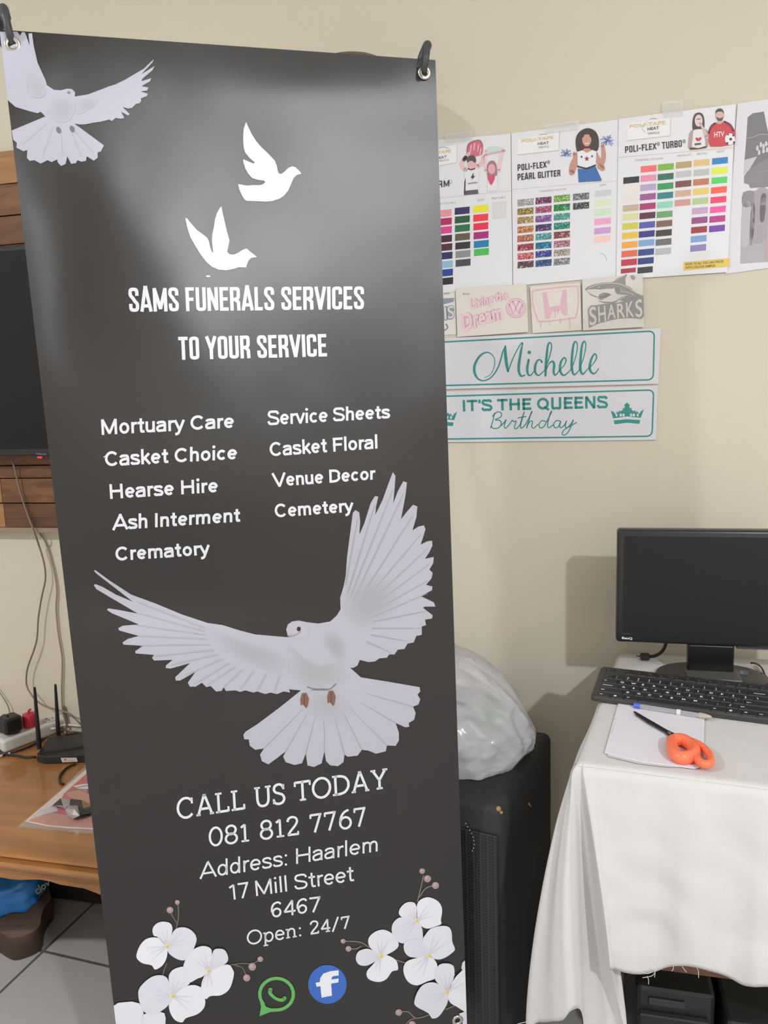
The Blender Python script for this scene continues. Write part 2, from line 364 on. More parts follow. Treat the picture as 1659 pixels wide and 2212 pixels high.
def sans(s):
    """upright grotesque strokes, half stroke s, capital height 1"""
    X = 0.74
    el = lambda cx, cy, rx, ry, n=16: ('o', [(cx + rx * math.cos(2 * math.pi * k / n), cy + ry * math.sin(2 * math.pi * k / n)) for k in range(n)])
    l = lambda *p: ('l', list(p)); c = lambda *p: ('c', list(p))
    hump = lambda x0, x1: c((x0, .44), (x0 + .06, .62), ((x0 + x1) / 2 + .02, X - s), (x1 - .04, .62), (x1, .46), (x1, .2), (x1, 0))
    return {
     'o': (.62, [el(.31, X/2, .28 - s, X/2 - s)]), 'e': (.60, [l((.03 + s, .375), (.585 - s, .375)), c(*arc(.305, X/2, .28 - s, X/2 - s, 2, 318, 12))]),
     'a': (.59, [c((.08, .53), (.13, .63), (.28, X - s), (.43, .63), (.47, .48), (.47, .2), (.47, 0)), c((.47, .43), (.27, .42), (.10, .33), (.07, .2), (.12, .08), (.24, s), (.38, .09), (.47, .22))]),
     's': (.54, [c((.46, .53), (.40, .64), (.27, X - s), (.13, .64), (.09, .54), (.14, .45), (.28, .38), (.42, .31), (.47, .2), (.41, .09), (.27, s), (.12, .09), (.06, .2))]),
     'r': (.38, [l((.13, 0), (.13, X)), c((.13, .42), (.17, .59), (.26, X - s - .01), (.38, X - s))]),
     't': (.40, [c((.20, .96), (.20, .6), (.20, .25), (.22, .10), (.28, s), (.38, s + .01)), l((.03, X - s), (.37, X - s))]),
     'u': (.60, [c((.11, X), (.11, .5), (.11, .28), (.15, .11), (.26, s), (.39, .10), (.47, .26)), l((.47, X), (.47, 0))]),
     'n': (.60, [l((.13, 0), (.13, X)), hump(.13, .47)]), 'h': (.60, [l((.13, 0), (.13, 1.05)), hump(.13, .47)]),
     'm': (.93, [l((.13, 0), (.13, X)), hump(.13, .455), hump(.455, .78)]),
     'y': (.54, [l((.04, X), (.28, .05)), c((.51, X), (.30, .10), (.22, -.13), (.14, -.21), (.04, -.22))]),
     'v': (.54, [l((.04, X), (.275, .02), (.51, X))]), 'i': (.26, [l((.13, 0), (.13, X)), ('d', [(.13, .97)])]), 'l': (.26, [l((.13, 0), (.13, 1.05))]),
     'k': (.55, [l((.13, 0), (.13, 1.05)), l((.49, X), (.15, .30)), l((.26, .42), (.53, 0))]), 'd': (.62, [el(.29, X/2, .26 - s, X/2 - s), l((.50, 1.05), (.50, 0))]),
     'c': (.57, [c(*arc(.305, X/2, .28 - s, X/2 - s, 42, 318, 12))]), ' ': (.28, []),
     'M': (.98, [l((.06 + s, 0), (.06 + s, .97), (.49, .08), (.92 - s, .97), (.92 - s, 0))]), 'C': (.82, [c(*arc(.43, .5, .40 - s, .5 - s, 40, 320, 14))]),
     'A': (.84, [l((.03, 0), (.41, .99), (.43, .99), (.81, 0)), l((.17, .31), (.67, .31))]), 'I': (.32, [l((.16, 0), (.16, 1))]),
     'H': (.86, [l((.06 + s, 0), (.06 + s, 1)), l((.80 - s, 0), (.80 - s, 1)), l((.08, .52), (.78, .52))]), 'F': (.68, [l((.06 + s, 0), (.06 + s, 1)), l((.06, 1 - s), (.66, 1 - s)), l((.06, .50), (.60, .50))]),
     'V': (.82, [l((.03, 1), (.41, .01), (.79, 1))]), 'D': (.80, [l((.06 + s, 0), (.06 + s, 1)), c((.07, 1 - s), (.30, 1 - s), (.52, .92 - s * .5), (.68, .70), (.74 - s, .5), (.68, .30), (.52, .08 + s * .5), (.30, s), (.07, s))]),
     'S': (.74, [c((.66, .74), (.57, .90), (.37, 1 - s), (.17, .90), (.10, .74), (.17, .60), (.37, .52), (.58, .43), (.66, .27), (.57, .10), (.37, s), (.15, .10), (.06, .28))]),
     'T': (.76, [l((.38, 0), (.38, 1)), l((.03, 1 - s), (.73, 1 - s))]), 'E': (.70, [l((.66, 1 - s), (.06 + s, 1 - s), (.06 + s, s), (.67, s)), l((.07, .52), (.60, .52))]),
     'U': (.84, [c((.06 + s, 1), (.06 + s, .6), (.06 + s, .3), (.20, .09), (.42, s), (.64, .09), (.78 - s, .3), (.78 - s, .6), (.78 - s, 1))]), 'N': (.86, [l((.06 + s, 0), (.06 + s, .96), (.80 - s, .04), (.80 - s, 1))]),
     'Q': (.92, [el(.46, .5, .42 - s, .5 - s), l((.55, .24), (.85, -.03))]), "'": (.22, [l((.11, .68), (.11, 1))]),
     ':': (.28, [('d', [(.13, .07)]), ('d', [(.13, .66)])]), '1': (.50, [l((.10, .78), (.32, .93), (.32, 0))]), '7': (.58, [l((.04, 1 - s), (.53, 1 - s), (.22, 0))]),
     '6': (.62, [c((.52, .82), (.42, .94), (.30, .96 - s * .3), (.16, .84), (.08, .60), (.08, .36)), el(.31, .31, .25 - s, .31 - s)]), '4': (.64, [l((.46, 0), (.46, .96), (.07, .27), (.62, .27))]),
    }
def condensed(s, w=0.40):
    """tall narrow poster capitals"""
    l = lambda *p: ('l', list(p)); c = lambda *p: ('c', list(p)); a, b, m = s, w - s, w / 2
    O_ = ('o', [(b, .5), (b, .80), (b - .02, .90), (m, 1 - s), (a + .02, .90), (a, .80), (a, .5), (a, .20), (a + .02, .10), (m, s), (b - .02, .10), (b, .20)])
    bowl = lambda y0: c((a, 1 - s), (m, 1 - s), (b - .02, .92), (b, .84), (b, y0 + .16), (b - .02, y0 + .06), (m, y0), (a, y0))
    return {
     'S': (w, [c((b, .66), (b, .82), (b - .03, .91), (m, 1 - s), (a + .03, .91), (a, .80), (a + .01, .68), (m - .03, .56), (m + .03, .45), (b - .01, .33), (b, .20), (b - .03, .09), (m, s), (a + .03, .09), (a, .18), (a, .33))]),
     'A': (w + .05, [l((.045, 0), (m + .015, 1), (m + .035, 1), (w + .005, 0)), l((.10, .24), (w - .05, .24))]), 'M': (w + .16, [l((a, 0), (a, .96), (m + .08, .12), (w + .16 - s, .96), (w + .16 - s, 0))]),
     'F': (w - .05, [l((a, 0), (a, 1)), l((a - s, 1 - s), (w - .06, 1 - s)), l((a, .5), (w - .09, .5))]), 'U': (w, [c((a, 1), (a, .6), (a, .22), (a + .02, .10), (m, s), (b - .02, .10), (b, .22), (b, .6), (b, 1))]),
     'N': (w + .03, [l((a, 0), (a, .96), (w + .03 - s, .04), (w + .03 - s, 1))]), 'E': (w - .04, [l((w - .05, 1 - s), (a, 1 - s), (a, s), (w - .05, s)), l((a, .5), (w - .08, .5))]),
     'R': (w + .01, [l((a, 0), (a, 1)), bowl(.48), l((m, .48), (b, .36), (b + .01, 0))]), 'L': (w - .07, [l((a, 1), (a, s), (w - .08, s))]), 'V': (w + .03, [l((.045, 1), (m + .015, .02), (w - .015, 1))]),
     'I': (2 * s, [l((s, 0), (s, 1))]), 'C': (w, [c((b, .66), (b, .82), (b - .02, .91), (m, 1 - s), (a + .02, .90), (a, .80), (a, .5), (a, .20), (a + .02, .10), (m, s), (b - .02, .09), (b, .18), (b, .34))]),
     'T': (w - .02, [l((m - .01, 0), (m - .01, 1)), l((0, 1 - s), (w - .02, 1 - s))]), 'O': (w, [O_]), 'Y': (w + .02, [l((.04, 1), (m + .01, .42), (m + .01, 0)), l((w - .02, 1), (m + .01, .42))]),
     'P': (w, [l((a, 0), (a, 1)), bowl(.42)]), 'X': (w + .02, [l((.04, 1), (w - .02, 0)), l((w - .03, 1), (.05, 0))]), 'B': (w, [l((a, 0), (a, 1)), bowl(.52), c((a, .52), (m, .52), (b - .02, .46), (b, .36), (b, .2), (b - .02, .08), (m, s), (a, s))]),
     'G': (w, [c((b, .66), (b, .82), (b - .02, .91), (m, 1 - s), (a + .02, .90), (a, .80), (a, .5), (a, .20), (a + .02, .10), (m, s), (b - .02, .10), (b, .20), (b, .47)), l((b + s, .47), (m, .47))]),
     'H': (w, [l((a, 0), (a, 1)), l((b, 0), (b, 1)), l((a, .5), (b, .5))]), '-': (w - .12, [l((.02, .42), (w - .14, .42))]), ' ': (.17, []),
    }
def spell(txt, font, gap):
    x = 0.0; out = []
    for ch in txt:
        w, st = font[ch]; out.append((x, st)); x += w + gap
    return out
def sans_px(q, txt, quad, w, c, layer=0, gap=0.06):
    cap = (Vector(quad[0]) - Vector(quad[3])).length
    return q.strokes(spell(txt, sans(w / cap / 2), gap), quad, w, c, layer)
def cond_px(q, txt, quad, w, c, layer=0, gap=0.055, wid=0.40):
    cap = (Vector(quad[0]) - Vector(quad[3])).length
    return q.strokes(spell(txt, condensed(w / cap / 2, wid), gap), quad, w, c, layer)
# ================================================================== THE ROOM
WALL_C = (211, 203, 185)
def wall_mat(name, c):
    m = bpy.data.materials.new(name); m.use_nodes = True; nt = m.node_tree; b = nt.nodes['Principled BSDF']
    tc = nt.nodes.new('ShaderNodeTexCoord'); n = nt.nodes.new('ShaderNodeTexNoise'); n.inputs['Scale'].default_value = 1.6; n.inputs['Detail'].default_value = 4
    nt.links.new(tc.outputs['Object'], n.inputs['Vector'])
    mx = nt.nodes.new('ShaderNodeMix'); mx.data_type = 'RGBA'
    mx.inputs['A'].default_value = rgb([v * 0.975 for v in c]); mx.inputs['B'].default_value = rgb([min(255, v * 1.015) for v in c])
    nt.links.new(n.outputs['Fac'], mx.inputs['Factor']); nt.links.new(mx.outputs['Result'], b.inputs['Base Color'])
    n2 = nt.nodes.new('ShaderNodeTexNoise'); n2.inputs['Scale'].default_value = 60; n2.inputs['Detail'].default_value = 3
    nt.links.new(tc.outputs['Object'], n2.inputs['Vector'])
    bp = nt.nodes.new('ShaderNodeBump'); bp.inputs['Strength'].default_value = 0.12; bp.inputs['Distance'].default_value = 0.003
    nt.links.new(n2.outputs['Fac'], bp.inputs['Height']); nt.links.new(bp.outputs['Normal'], b.inputs['Normal'])
    b.inputs['Roughness'].default_value = 0.62; b.inputs['Specular IOR Level'].default_value = 0.3
    return m
CREAM = wall_mat('cream_wall_paint', WALL_C)
def tile_mat():
    m = bpy.data.materials.new('grey_floor_tiles'); m.use_nodes = True; nt = m.node_tree; b = nt.nodes['Principled BSDF']
    tc = nt.nodes.new('ShaderNodeTexCoord'); mp = nt.nodes.new('ShaderNodeMapping'); mp.vector_type = 'TEXTURE'
    mp.inputs['Location'].default_value = (-0.846, 1.666, 0); mp.inputs['Rotation'].default_value = (0, 0, math.radians(-18.0))
    br = nt.nodes.new('ShaderNodeTexBrick'); br.offset = 0.0; br.squash = 1.0
    br.inputs['Scale'].default_value = 1.0; br.inputs['Brick Width'].default_value = 0.45; br.inputs['Row Height'].default_value = 0.45
    br.inputs['Mortar Size'].default_value = 0.0038; br.inputs['Mortar Smooth'].default_value = 0.1
    br.inputs['Color1'].default_value = rgb((176, 174, 172)); br.inputs['Color2'].default_value = rgb((171, 170, 168)); br.inputs['Mortar'].default_value = rgb((96, 94, 88))
    nt.links.new(tc.outputs['Object'], mp.inputs['Vector']); nt.links.new(mp.outputs['Vector'], br.inputs['Vector'])
    nt.links.new(br.outputs['Color'], b.inputs['Base Color'])
    bp = nt.nodes.new('ShaderNodeBump'); bp.invert = True; bp.inputs['Strength'].default_value = 0.4; bp.inputs['Distance'].default_value = 0.002
    nt.links.new(br.outputs['Fac'], bp.inputs['Height']); nt.links.new(bp.outputs['Normal'], b.inputs['Normal'])
    b.inputs['Roughness'].default_value = 0.35
    return m
H0, H1, D0, HT = -3.1, 2.2, -2.4, 2.92
def slab_struct(name, h0, h1, d0, d1, z0, z1, mat):
    o = MB().box(wp((h0 + h1) / 2, (d0 + d1) / 2, (z0 + z1) / 2), (h1 - h0, d1 - d0, z1 - z0), mat, (WH, WN, ZU)).build(name, loc=(0, 0, 0))
    return tag(o, kind='structure')
slab_struct('floor', H0 - .1, H1 + .1, D0 - .1, WD + .1, -0.1, 0.0, tile_mat())
slab_struct('ceiling', H0 - .1, H1 + .1, D0 - .1, WD + .1, HT, HT + .1, wall_mat('white_ceiling_paint', (232, 230, 224)))
slab_struct('wall_back', H0 - .1, H1 + .1, WD, WD + .1, 0, HT, CREAM)
PALEW = wall_mat('pale_wall_paint', (228, 224, 216))
slab_struct('wall_front', H0 - .1, H1 + .1, D0 - .1, D0, 0, HT, PALEW)
slab_struct('wall_left', H0 - .1, H0, D0, WD, 0, HT, PALEW)
slab_struct('wall_right', H1, H1 + .1, D0, WD, 0, HT, PALEW)
slab_struct('baseboard_back', H0, H1, WD - 0.012, WD, 0, 0.07, M('skirting_paint', (205, 198, 182), 0.5))
# the two ceiling fixtures that carry the room's lamps
WPLC = M('white_plastic', (230, 228, 222), 0.4)
t = thing('ceiling_lamp', 'bare bulb on a white ceiling rose, hanging behind the viewer', 'lamp', (LAMP.x, LAMP.y, HT))
MB().lathe((LAMP.x, LAMP.y, HT - 0.03), (0, 0, 1), [(0.0, 0), (0.05, 0.0), (0.055, 0.01), (0.055, 0.03), (0, 0.03)], WPLC).build('ceiling_rose', t)
MB().tube([(LAMP.x, LAMP.y, HT - 0.03), (LAMP.x, LAMP.y, LAMP.z + 0.115)], 0.004, WPLC).build('flex', t)
MB().lathe((LAMP.x, LAMP.y, LAMP.z + 0.06), (0, 0, 1), [(0.0, 0), (0.018, 0.0), (0.02, 0.02), (0.016, 0.055), (0, 0.055)], WPLC).build('bulb_holder', t)
t = thing('ceiling_lamp', 'round white downward lamp on a short stem, over the far end of the room', 'lamp', (LAMP2.x, LAMP2.y, HT))
MB().tube([(LAMP2.x, LAMP2.y, HT), (LAMP2.x, LAMP2.y, LAMP2.z + 0.03)], 0.012, WPLC).build('stem', t)
MB().lathe((LAMP2.x, LAMP2.y, LAMP2.z + 0.004), (0, 0, 1), [(0.0, 0), (0.075, 0.0), (0.08, 0.004), (0.07, 0.022), (0.02, 0.03), (0, 0.03)], WPLC, 32).build('lamp_dish', t)

# ================================================================== THE BANNER STAND
BTL, BTR, BBR = Vector((-0.490, 1.106, 1.779)), Vector((0.098, 1.225, 1.772)), Vector((0.122, 1.251, 0.132))
BU, BV = BTR - BTL, BBR - BTR
BN = BU.cross(BV).normalized()
if BN.dot(CAM - BTL) < 0: BN = -BN            # towards the viewer's side
BD = BN.dot(BTL)
def xl(y): return 250.0 - 0.117 * (2212.0 - y)       # left edge of the sheet in the frame
def xr(y): return 1009.0 - 0.0327 * (2212.0 - y)
# how the slack vinyl sags between its corner hooks: smooth bicubic control heights, 0.01 mm, on a coarse lattice over the sheet
SAGMAP = [(-3545,-2547,-1508,-400,507,1195,1630,1778,1542,878,24,-809,-1549,-2047,-2252,-2183,-1872,-1457,-1036,-647,-302,-19,201),
 (-2607,-1628,-536,828,1548,1940,2075,2161,2048,1567,989,527,35,-220,-352,-546,-522,-404,-282,-172,-63,22,53),
 (-1652,-725,432,1644,1558,1428,1129,927,910,1118,1237,1285,1324,1539,1682,1164,772,571,423,274,125,-22,-173),
 (-752,-257,243,652,703,741,726,514,-42,-355,-503,-460,-174,189,983,1405,1381,1215,974,659,291,-77,-415),
 (48,33,-8,199,86,104,206,416,485,385,194,331,398,380,734,1107,1315,1381,1265,926,430,-103,-604),
 (790,398,-52,-325,-401,-529,-564,-435,-215,75,200,243,547,467,785,976,1145,1326,1355,1063,509,-125,-721),
 (1428,823,153,-508,-967,-1131,-1147,-1100,-907,-662,-370,-20,326,442,659,772,1095,1361,1384,1100,529,-130,-746),
 (1833,984,14,-754,-1340,-1590,-1710,-1688,-1581,-1378,-1047,-699,-399,21,342,485,729,1054,1173,987,481,-118,-672),
 (1988,983,-120,-1117,-1777,-1957,-2146,-2171,-2068,-1836,-1604,-1306,-1010,-766,-469,-64,234,478,698,680,351,-82,-512),
 (1957,820,-364,-1212,-2014,-2216,-2358,-2403,-2378,-2248,-1973,-1725,-1490,-1180,-859,-655,-223,87,317,364,195,-45,-334),
 (1914,832,-234,-1259,-2182,-2356,-2486,-2582,-2568,-2452,-2214,-1940,-1653,-1424,-1202,-717,-478,-193,34,174,117,-22,-214),
 (1892,806,-318,-1346,-2140,-2332,-2562,-2627,-2579,-2457,-2151,-1839,-1569,-1307,-985,-723,-395,-56,182,241,111,-28,-168),
 (1922,921,-108,-1099,-1979,-2151,-2412,-2457,-2412,-2228,-1841,-1533,-1198,-888,-648,-336,-16,184,372,337,120,-33,-134),
 (1978,1037,26,-1067,-1578,-1763,-2043,-2068,-2032,-1769,-1304,-900,-606,-346,-111,248,303,270,270,210,56,-18,-56),
 (2073,1302,495,-478,-992,-1205,-1457,-1529,-1370,-1105,-567,-50,-71,0,177,292,187,21,-52,-54,-38,18,44),
 (2199,1598,1005,436,59,-144,-277,-305,-188,29,337,567,529,440,368,252,71,-107,-198,-187,-108,-1,84),
 (2365,1933,1550,1241,1022,894,842,860,943,1059,1156,1165,1043,827,564,283,23,-174,-274,-267,-178,-52,77)]
def _b3(t):
    t = abs(t)
    return 2 / 3 - t * t + t ** 3 / 2 if t < 1 else ((2 - t) ** 3 / 6 if t < 2 else 0.0)
def relief(x, y):
    """how far the sheet stands off its flat plane (metres, towards the viewer)"""
    fx, fy = (x + 100) / 78.0, (y + 60) / 62.0; ix, iy = math.floor(fx), math.floor(fy); d = 0.0
    for i in range(ix - 1, ix + 3):
        if 0 <= i < len(SAGMAP):
            bx = _b3(fx - i)
            for j in range(iy - 1, iy + 3):
                if 0 <= j < len(SAGMAP[0]): d += bx * _b3(fy - j) * SAGMAP[i][j]
    return d * 1e-5
def on_banner(p, lift=0.0):
    """pixel -> place on the slack sheet"""
    x, y = p[0], p[1]
    x = min(max(x, xl(y) + 0.3), xr(y) - 0.3)
    r = ray((x, y))
    return CAM + r * ((BD + relief(x, y) + lift - BN.dot(CAM)) / BN.dot(r))
PXY = lambda P: (lambda v: (F * v.x / v.z + CX, F * v.y / v.z + CY))(ROT.transposed() @ (P - CAM))
VINYL = M('black_printed_vinyl', (43, 41, 40), 0.31, spec=0.56)
bs = thing('banner_stand', 'tall black funeral services banner with white doves on a cross-pole stand', 'banner', ((BTR + BBR) / 2 * 0.5 + (BTL + BTL + BV) / 4).to_tuple()[:2] + (0.0,))
# sheet: rows between its two edges, from the hem at the top down past the lower frame edge
rows = []; NR, NC = 210, 84
for i in range(NR + 1):
    v = i / NR; row = []
    a, b = BTL + BV * v, BTR + BV * v
    for j in range(NC + 1):
        u = j / NC; P = a.lerp(b, u); q = PXY(P)
        row.append(on_banner(q))
    rows.append(row)
sheet_mb = MB(); n_ = len(rows) * len(rows[0])
sheet_mb.grid(rows, VINYL)
sheet_mb.grid([[p - BN * 0.0009 for p in r] for r in rows], M('white_vinyl_back', (205, 205, 208), 0.5))
W_ = NC + 1
rim = [j for j in range(W_)] + [i * W_ + NC for i in range(1, NR + 1)] + [NR * W_ + j for j in range(NC - 1, -1, -1)] + [i * W_ for i in range(NR - 1, 0, -1)]
k0 = len(sheet_mb.f)
sheet_mb.f += [(rim[i], rim[(i + 1) % len(rim)], rim[(i + 1) % len(rim)] + n_, rim[i] + n_) for i in range(len(rim))]
sheet_mb.mi += [0] * len(rim)
sheet = sheet_mb.build('banner_sheet', bs, smooth=True, angle=math.radians(50))

WHT = (226, 226, 232); DOVE = (181, 180, 191)
def BP(): return Print(on_banner, rough=0.32, lift=0.0009, step=0.0003, cut=24.0)
# --- big dove
z = Z(180, 1000, 2.127)
big = [(945,800),(938,790),(932,765),(940,742),(960,728),(990,724),(1030,732),(1080,738),(1135,728),(1165,700),(1182,672),(1180,620),(1195,570),(1205,520),(1212,430),(1225,330),(1238,230),(1250,216),(1268,228),(1272,270),(1268,330),(1290,280),(1320,185),(1340,152),(1355,155),(1345,200),(1342,238),(1375,170),(1400,100),(1422,42),(1434,60),(1430,120),(1424,185),(1445,130),(1470,84),(1487,90),(1480,150),(1460,258),(1490,220),(1515,192),(1535,200),(1530,250),(1512,310),(1540,292),(1565,287),(1572,305),(1560,345),(1550,375),(1580,360),(1602,357),(1604,380),(1590,410),(1570,440),(1610,432),(1608,460),(1590,490),(1605,505),(1600,530),(1575,560),(1604,568),(1602,585),(1550,612),(1610,640),(1618,660),(1570,660),(1560,665),(1605,700),(1602,715),(1570,720),(1575,745),(1555,752),(1555,790),(1530,795),(1518,825),(1490,830),(1475,855),(1445,858),(1430,880),(1405,880),(1395,895),(1360,898),(1340,912),(1310,915),(1270,905),(1260,930),(1240,942),(1225,940),(1275,985),(1400,1005),(1545,1030),(1548,1050),(1535,1065),(1548,1085),(1540,1110),(1515,1120),(1527,1150),(1520,1180),(1495,1195),(1498,1212),(1480,1215),(1435,1195),(1450,1240),(1450,1275),(1435,1300),(1395,1298),(1390,1325),(1345,1336),(1310,1322),(1280,1318),(1260,1345),(1215,1350),(1200,1340),(1195,1375),(1170,1393),(1135,1390),(1115,1370),(1108,1325),(1095,1380),(1060,1397),(1030,1390),(1022,1335),(1005,1380),(970,1388),(930,1375),(918,1350),(930,1325),(885,1360),(850,1385),(820,1370),(812,1340),(830,1312),(790,1318),(765,1300),(760,1270),(740,1270),(735,1250),(745,1235),(800,1200),(900,1125),(1000,1045),(945,1040),(950,1055),(920,1050),(890,1062),(860,1055),(835,1062),(800,1050),(780,1055),(745,1045),(720,1052),(700,1045),(655,1048),(645,1030),(635,1048),(610,1050),(585,1025),(565,1030),(545,1010),(515,1028),(490,1028),(480,1010),(515,960),(445,1000),(425,1000),(422,985),(490,920),(400,945),(378,942),(380,930),(410,905),(325,908),(315,895),(325,882),(240,875),(238,865),(275,840),(185,835),(180,825),(205,808),(255,795),(165,770),(160,760),(180,748),(255,742),(130,690),(108,675),(115,668),(160,675),(250,692),(60,580),(48,562),(55,556),(90,570),(150,605),(228,638),(60,508),(48,495),(55,492),(120,540),(220,605),(330,645),(450,695),(570,735),(640,745),(720,770),(790,788),(930,800)]
p = BP(); p.poly(z(big), DOVE, 0)
SH1 = (171, 170, 179); SH2 = (163, 162, 169); LIT = (201, 200, 211)
# soft plumage tones, then feather lines: all part of the printed picture
def soft(q, pts, c0, c1, n=6, k0=1.18, k1=0.35, lay=1):
    cx_ = sum(a[0] for a in pts) / len(pts); cy_ = sum(a[1] for a in pts) / len(pts)
    for i in range(n):
        k = k0 + (k1 - k0) * i / (n - 1); t = (i + 1) / n
        q.poly([(cx_ + (a[0] - cx_) * k, cy_ + (a[1] - cy_) * k) for a in pts], tuple(round(u + (v - u) * t) for u, v in zip(c0, c1)), lay + i * 0.25, 4)
soft(p, z([(1195,640),(1240,560),(1330,520),(1420,560),(1440,640),(1380,720),(1280,760),(1210,720)]), DOVE, (164, 164, 170), 7, 1.1)
soft(p, z([(600,770),(740,820),(870,860),(925,900),(920,960),(840,950),(720,900),(630,840)]), DOVE, (167, 168, 175), 6, 1.1)
soft(p, z([(950,850),(1010,900),(1090,930),(1170,920),(1200,960),(1170,1010),(1100,1036),(1020,1030),(965,970)]), DOVE, (166, 168, 171), 7, 1.1)
soft(p, z([(1120,780),(1170,790),(1200,850),(1190,910),(1150,890),(1110,830)]), DOVE, (163, 163, 169), 5, 1.1)
soft(p, z([(1050,1050),(1150,1050),(1220,1120),(1180,1180),(1080,1170),(1020,1110)]), DOVE, (171, 171, 179), 5, 1.1)
soft(p, z([(955,745),(1000,740),(1040,770),(1020,800),(965,800)]), DOVE, (187, 186, 195), 4, 1.0)
for a, b in (((1205,560),(1262,250)), ((1215,600),(1340,190)), ((1225,620),(1420,130)), ((1240,635),(1472,140)), ((1255,650),(1515,240)), ((1270,660),(1550,330)), ((1285,670),(1580,395)), ((1300,680),(1590,465)), ((1310,695),(1585,540)), ((1320,712),(1580,600)), ((1330,730),(1580,680)), ((1330,760),(1550,760)), ((1320,790),(1490,820)), ((1300,820),(1410,870))):
    p.ribbon(z([a, b]), [2.6, 1.0], SH2, 2, smooth=0, caps=False)
for a, b in (((250,640),(560,760)), ((250,690),(560,775)), ((240,745),(560,790)), ((250,795),(570,810)), ((260,840),(580,835)), ((320,890),(600,860)), ((400,930),(620,880)), ((470,975),(640,900)), ((515,1015),(670,920)), ((570,1020),(700,935)), ((640,1035),(730,950)), ((720,1040),(780,960)), ((800,1045),(840,970)), ((880,1050),(900,980))):
    p.ribbon(z([a, b]), [1.6, 2.4], SH1, 2, smooth=0, caps=False)
for a, b in (((830,1312),(1010,1130)), ((930,1325),(1030,1150)), ((1022,1335),(1070,1150)), ((1108,1325),(1105,1150)), ((1200,1340),(1150,1150)), ((1280,1318),(1190,1140)), ((1395,1298),(1230,1130)), ((1435,1195),(1270,1100)), ((1515,1120),(1300,1060))):
    p.ribbon(z([a, b]), [2.2, 0.8], SH2, 1, smooth=0, caps=False)
p.ribbon(z([(1030,1030),(1080,1042),(1130,1040),(1160,1015)]), 2.2, (120, 120, 112), 3)
p.ribbon(z([(945,800),(975,790),(1000,775)]), 1.6, (150, 140, 142), 3); p.ribbon(z([(940,792),(962,795)]), 2.4, (176, 152, 150), 3)
p.ellipse(*z([(990,763)])[0], 4.4, 5.2, (48, 46, 44), 3)
for cx_, cy_, s_ in ((1017, 1090, 1), (1140, 1080, 1)):
    p.poly(z([(cx_-12,cy_-32),(cx_+8,cy_-34),(cx_+20,cy_-5),(cx_+14,cy_+28),(cx_+6,cy_+38),(cx_-4,cy_+20),(cx_-18,cy_+24),(cx_-20,cy_-4)]), (128, 92, 78), 3)
    p.ribbon(z([(cx_-2,cy_-26),(cx_-2,cy_+26)]), 1.2, (84, 60, 52), 4, smooth=0)
p.build('printed_flying_dove', sheet)
# --- dove in the upper corner
z = Z(0, 0, 2.9625)
tl = [(-10,203),(110,203),(128,228),(142,204),(160,208),(190,292),(182,215),(205,212),(215,290),(240,400),(290,510),(300,545),(345,575),(390,578),(430,567),(460,570),(480,590),(478,618),(560,605),(640,575),(700,552),(740,540),(800,510),(860,475),(920,440),(985,378),(975,400),(905,475),(990,422),(975,450),(910,505),(905,520),(968,500),(960,520),(905,552),(950,560),(940,580),(900,585),(945,600),(940,615),(900,630),(905,640),(895,660),(870,665),(845,690),(820,695),(785,685),(830,730),(820,740),(775,715),(795,755),(775,760),(740,755),(715,775),(700,765),(640,780),(600,785),(550,795),(510,797),(475,790),(665,930),(645,970),(625,975),(625,1010),(600,1028),(555,1000),(550,1030),(520,1035),(495,1025),(485,1045),(455,1048),(430,1000),(420,1050),(390,1062),(370,1040),(365,1020),(330,1038),(305,1025),(260,1047),(220,1025),(190,1030),(172,1010),(175,960),(150,968),(105,945),(108,915),(85,895),(75,835),(290,745),(260,715),(240,725),(200,715),(150,700),(100,685),(65,655),(20,640),(0,500)]
p = BP(); p.poly(z(tl), (188, 188, 203), 0)
CD = (188, 188, 203)
soft(p, z([(320,640),(400,610),(475,640),(478,700),(440,770),(370,780),(312,730)]), CD, (176, 177, 186), 6, 1.0)
soft(p, z([(190,480),(250,500),(285,590),(240,620),(190,590)]), CD, (180, 184, 188), 5, 1.1)
soft(p, z([(490,650),(560,625),(620,630),(600,680),(500,730)]), CD, (178, 178, 190), 5, 1.0)
for a, b in (((390,800),(400,1000)), ((340,800),(270,1000)), ((440,800),(520,1000)), ((470,830),(600,980)), ((300,790),(150,920))): p.ribbon(z([a, b]), 1.2, (184, 184, 197), 1, smooth=0)
p.ellipse(*z([(440,592)])[0], 3.0, 2.6, (120, 122, 130), 2)
for c_ in ((375, 832), (462, 825)): p.ellipse(*z([c_])[0], 4.6, 7.4, (112, 110, 116), 2, rot=-0.4)
p.build('printed_corner_dove', sheet)
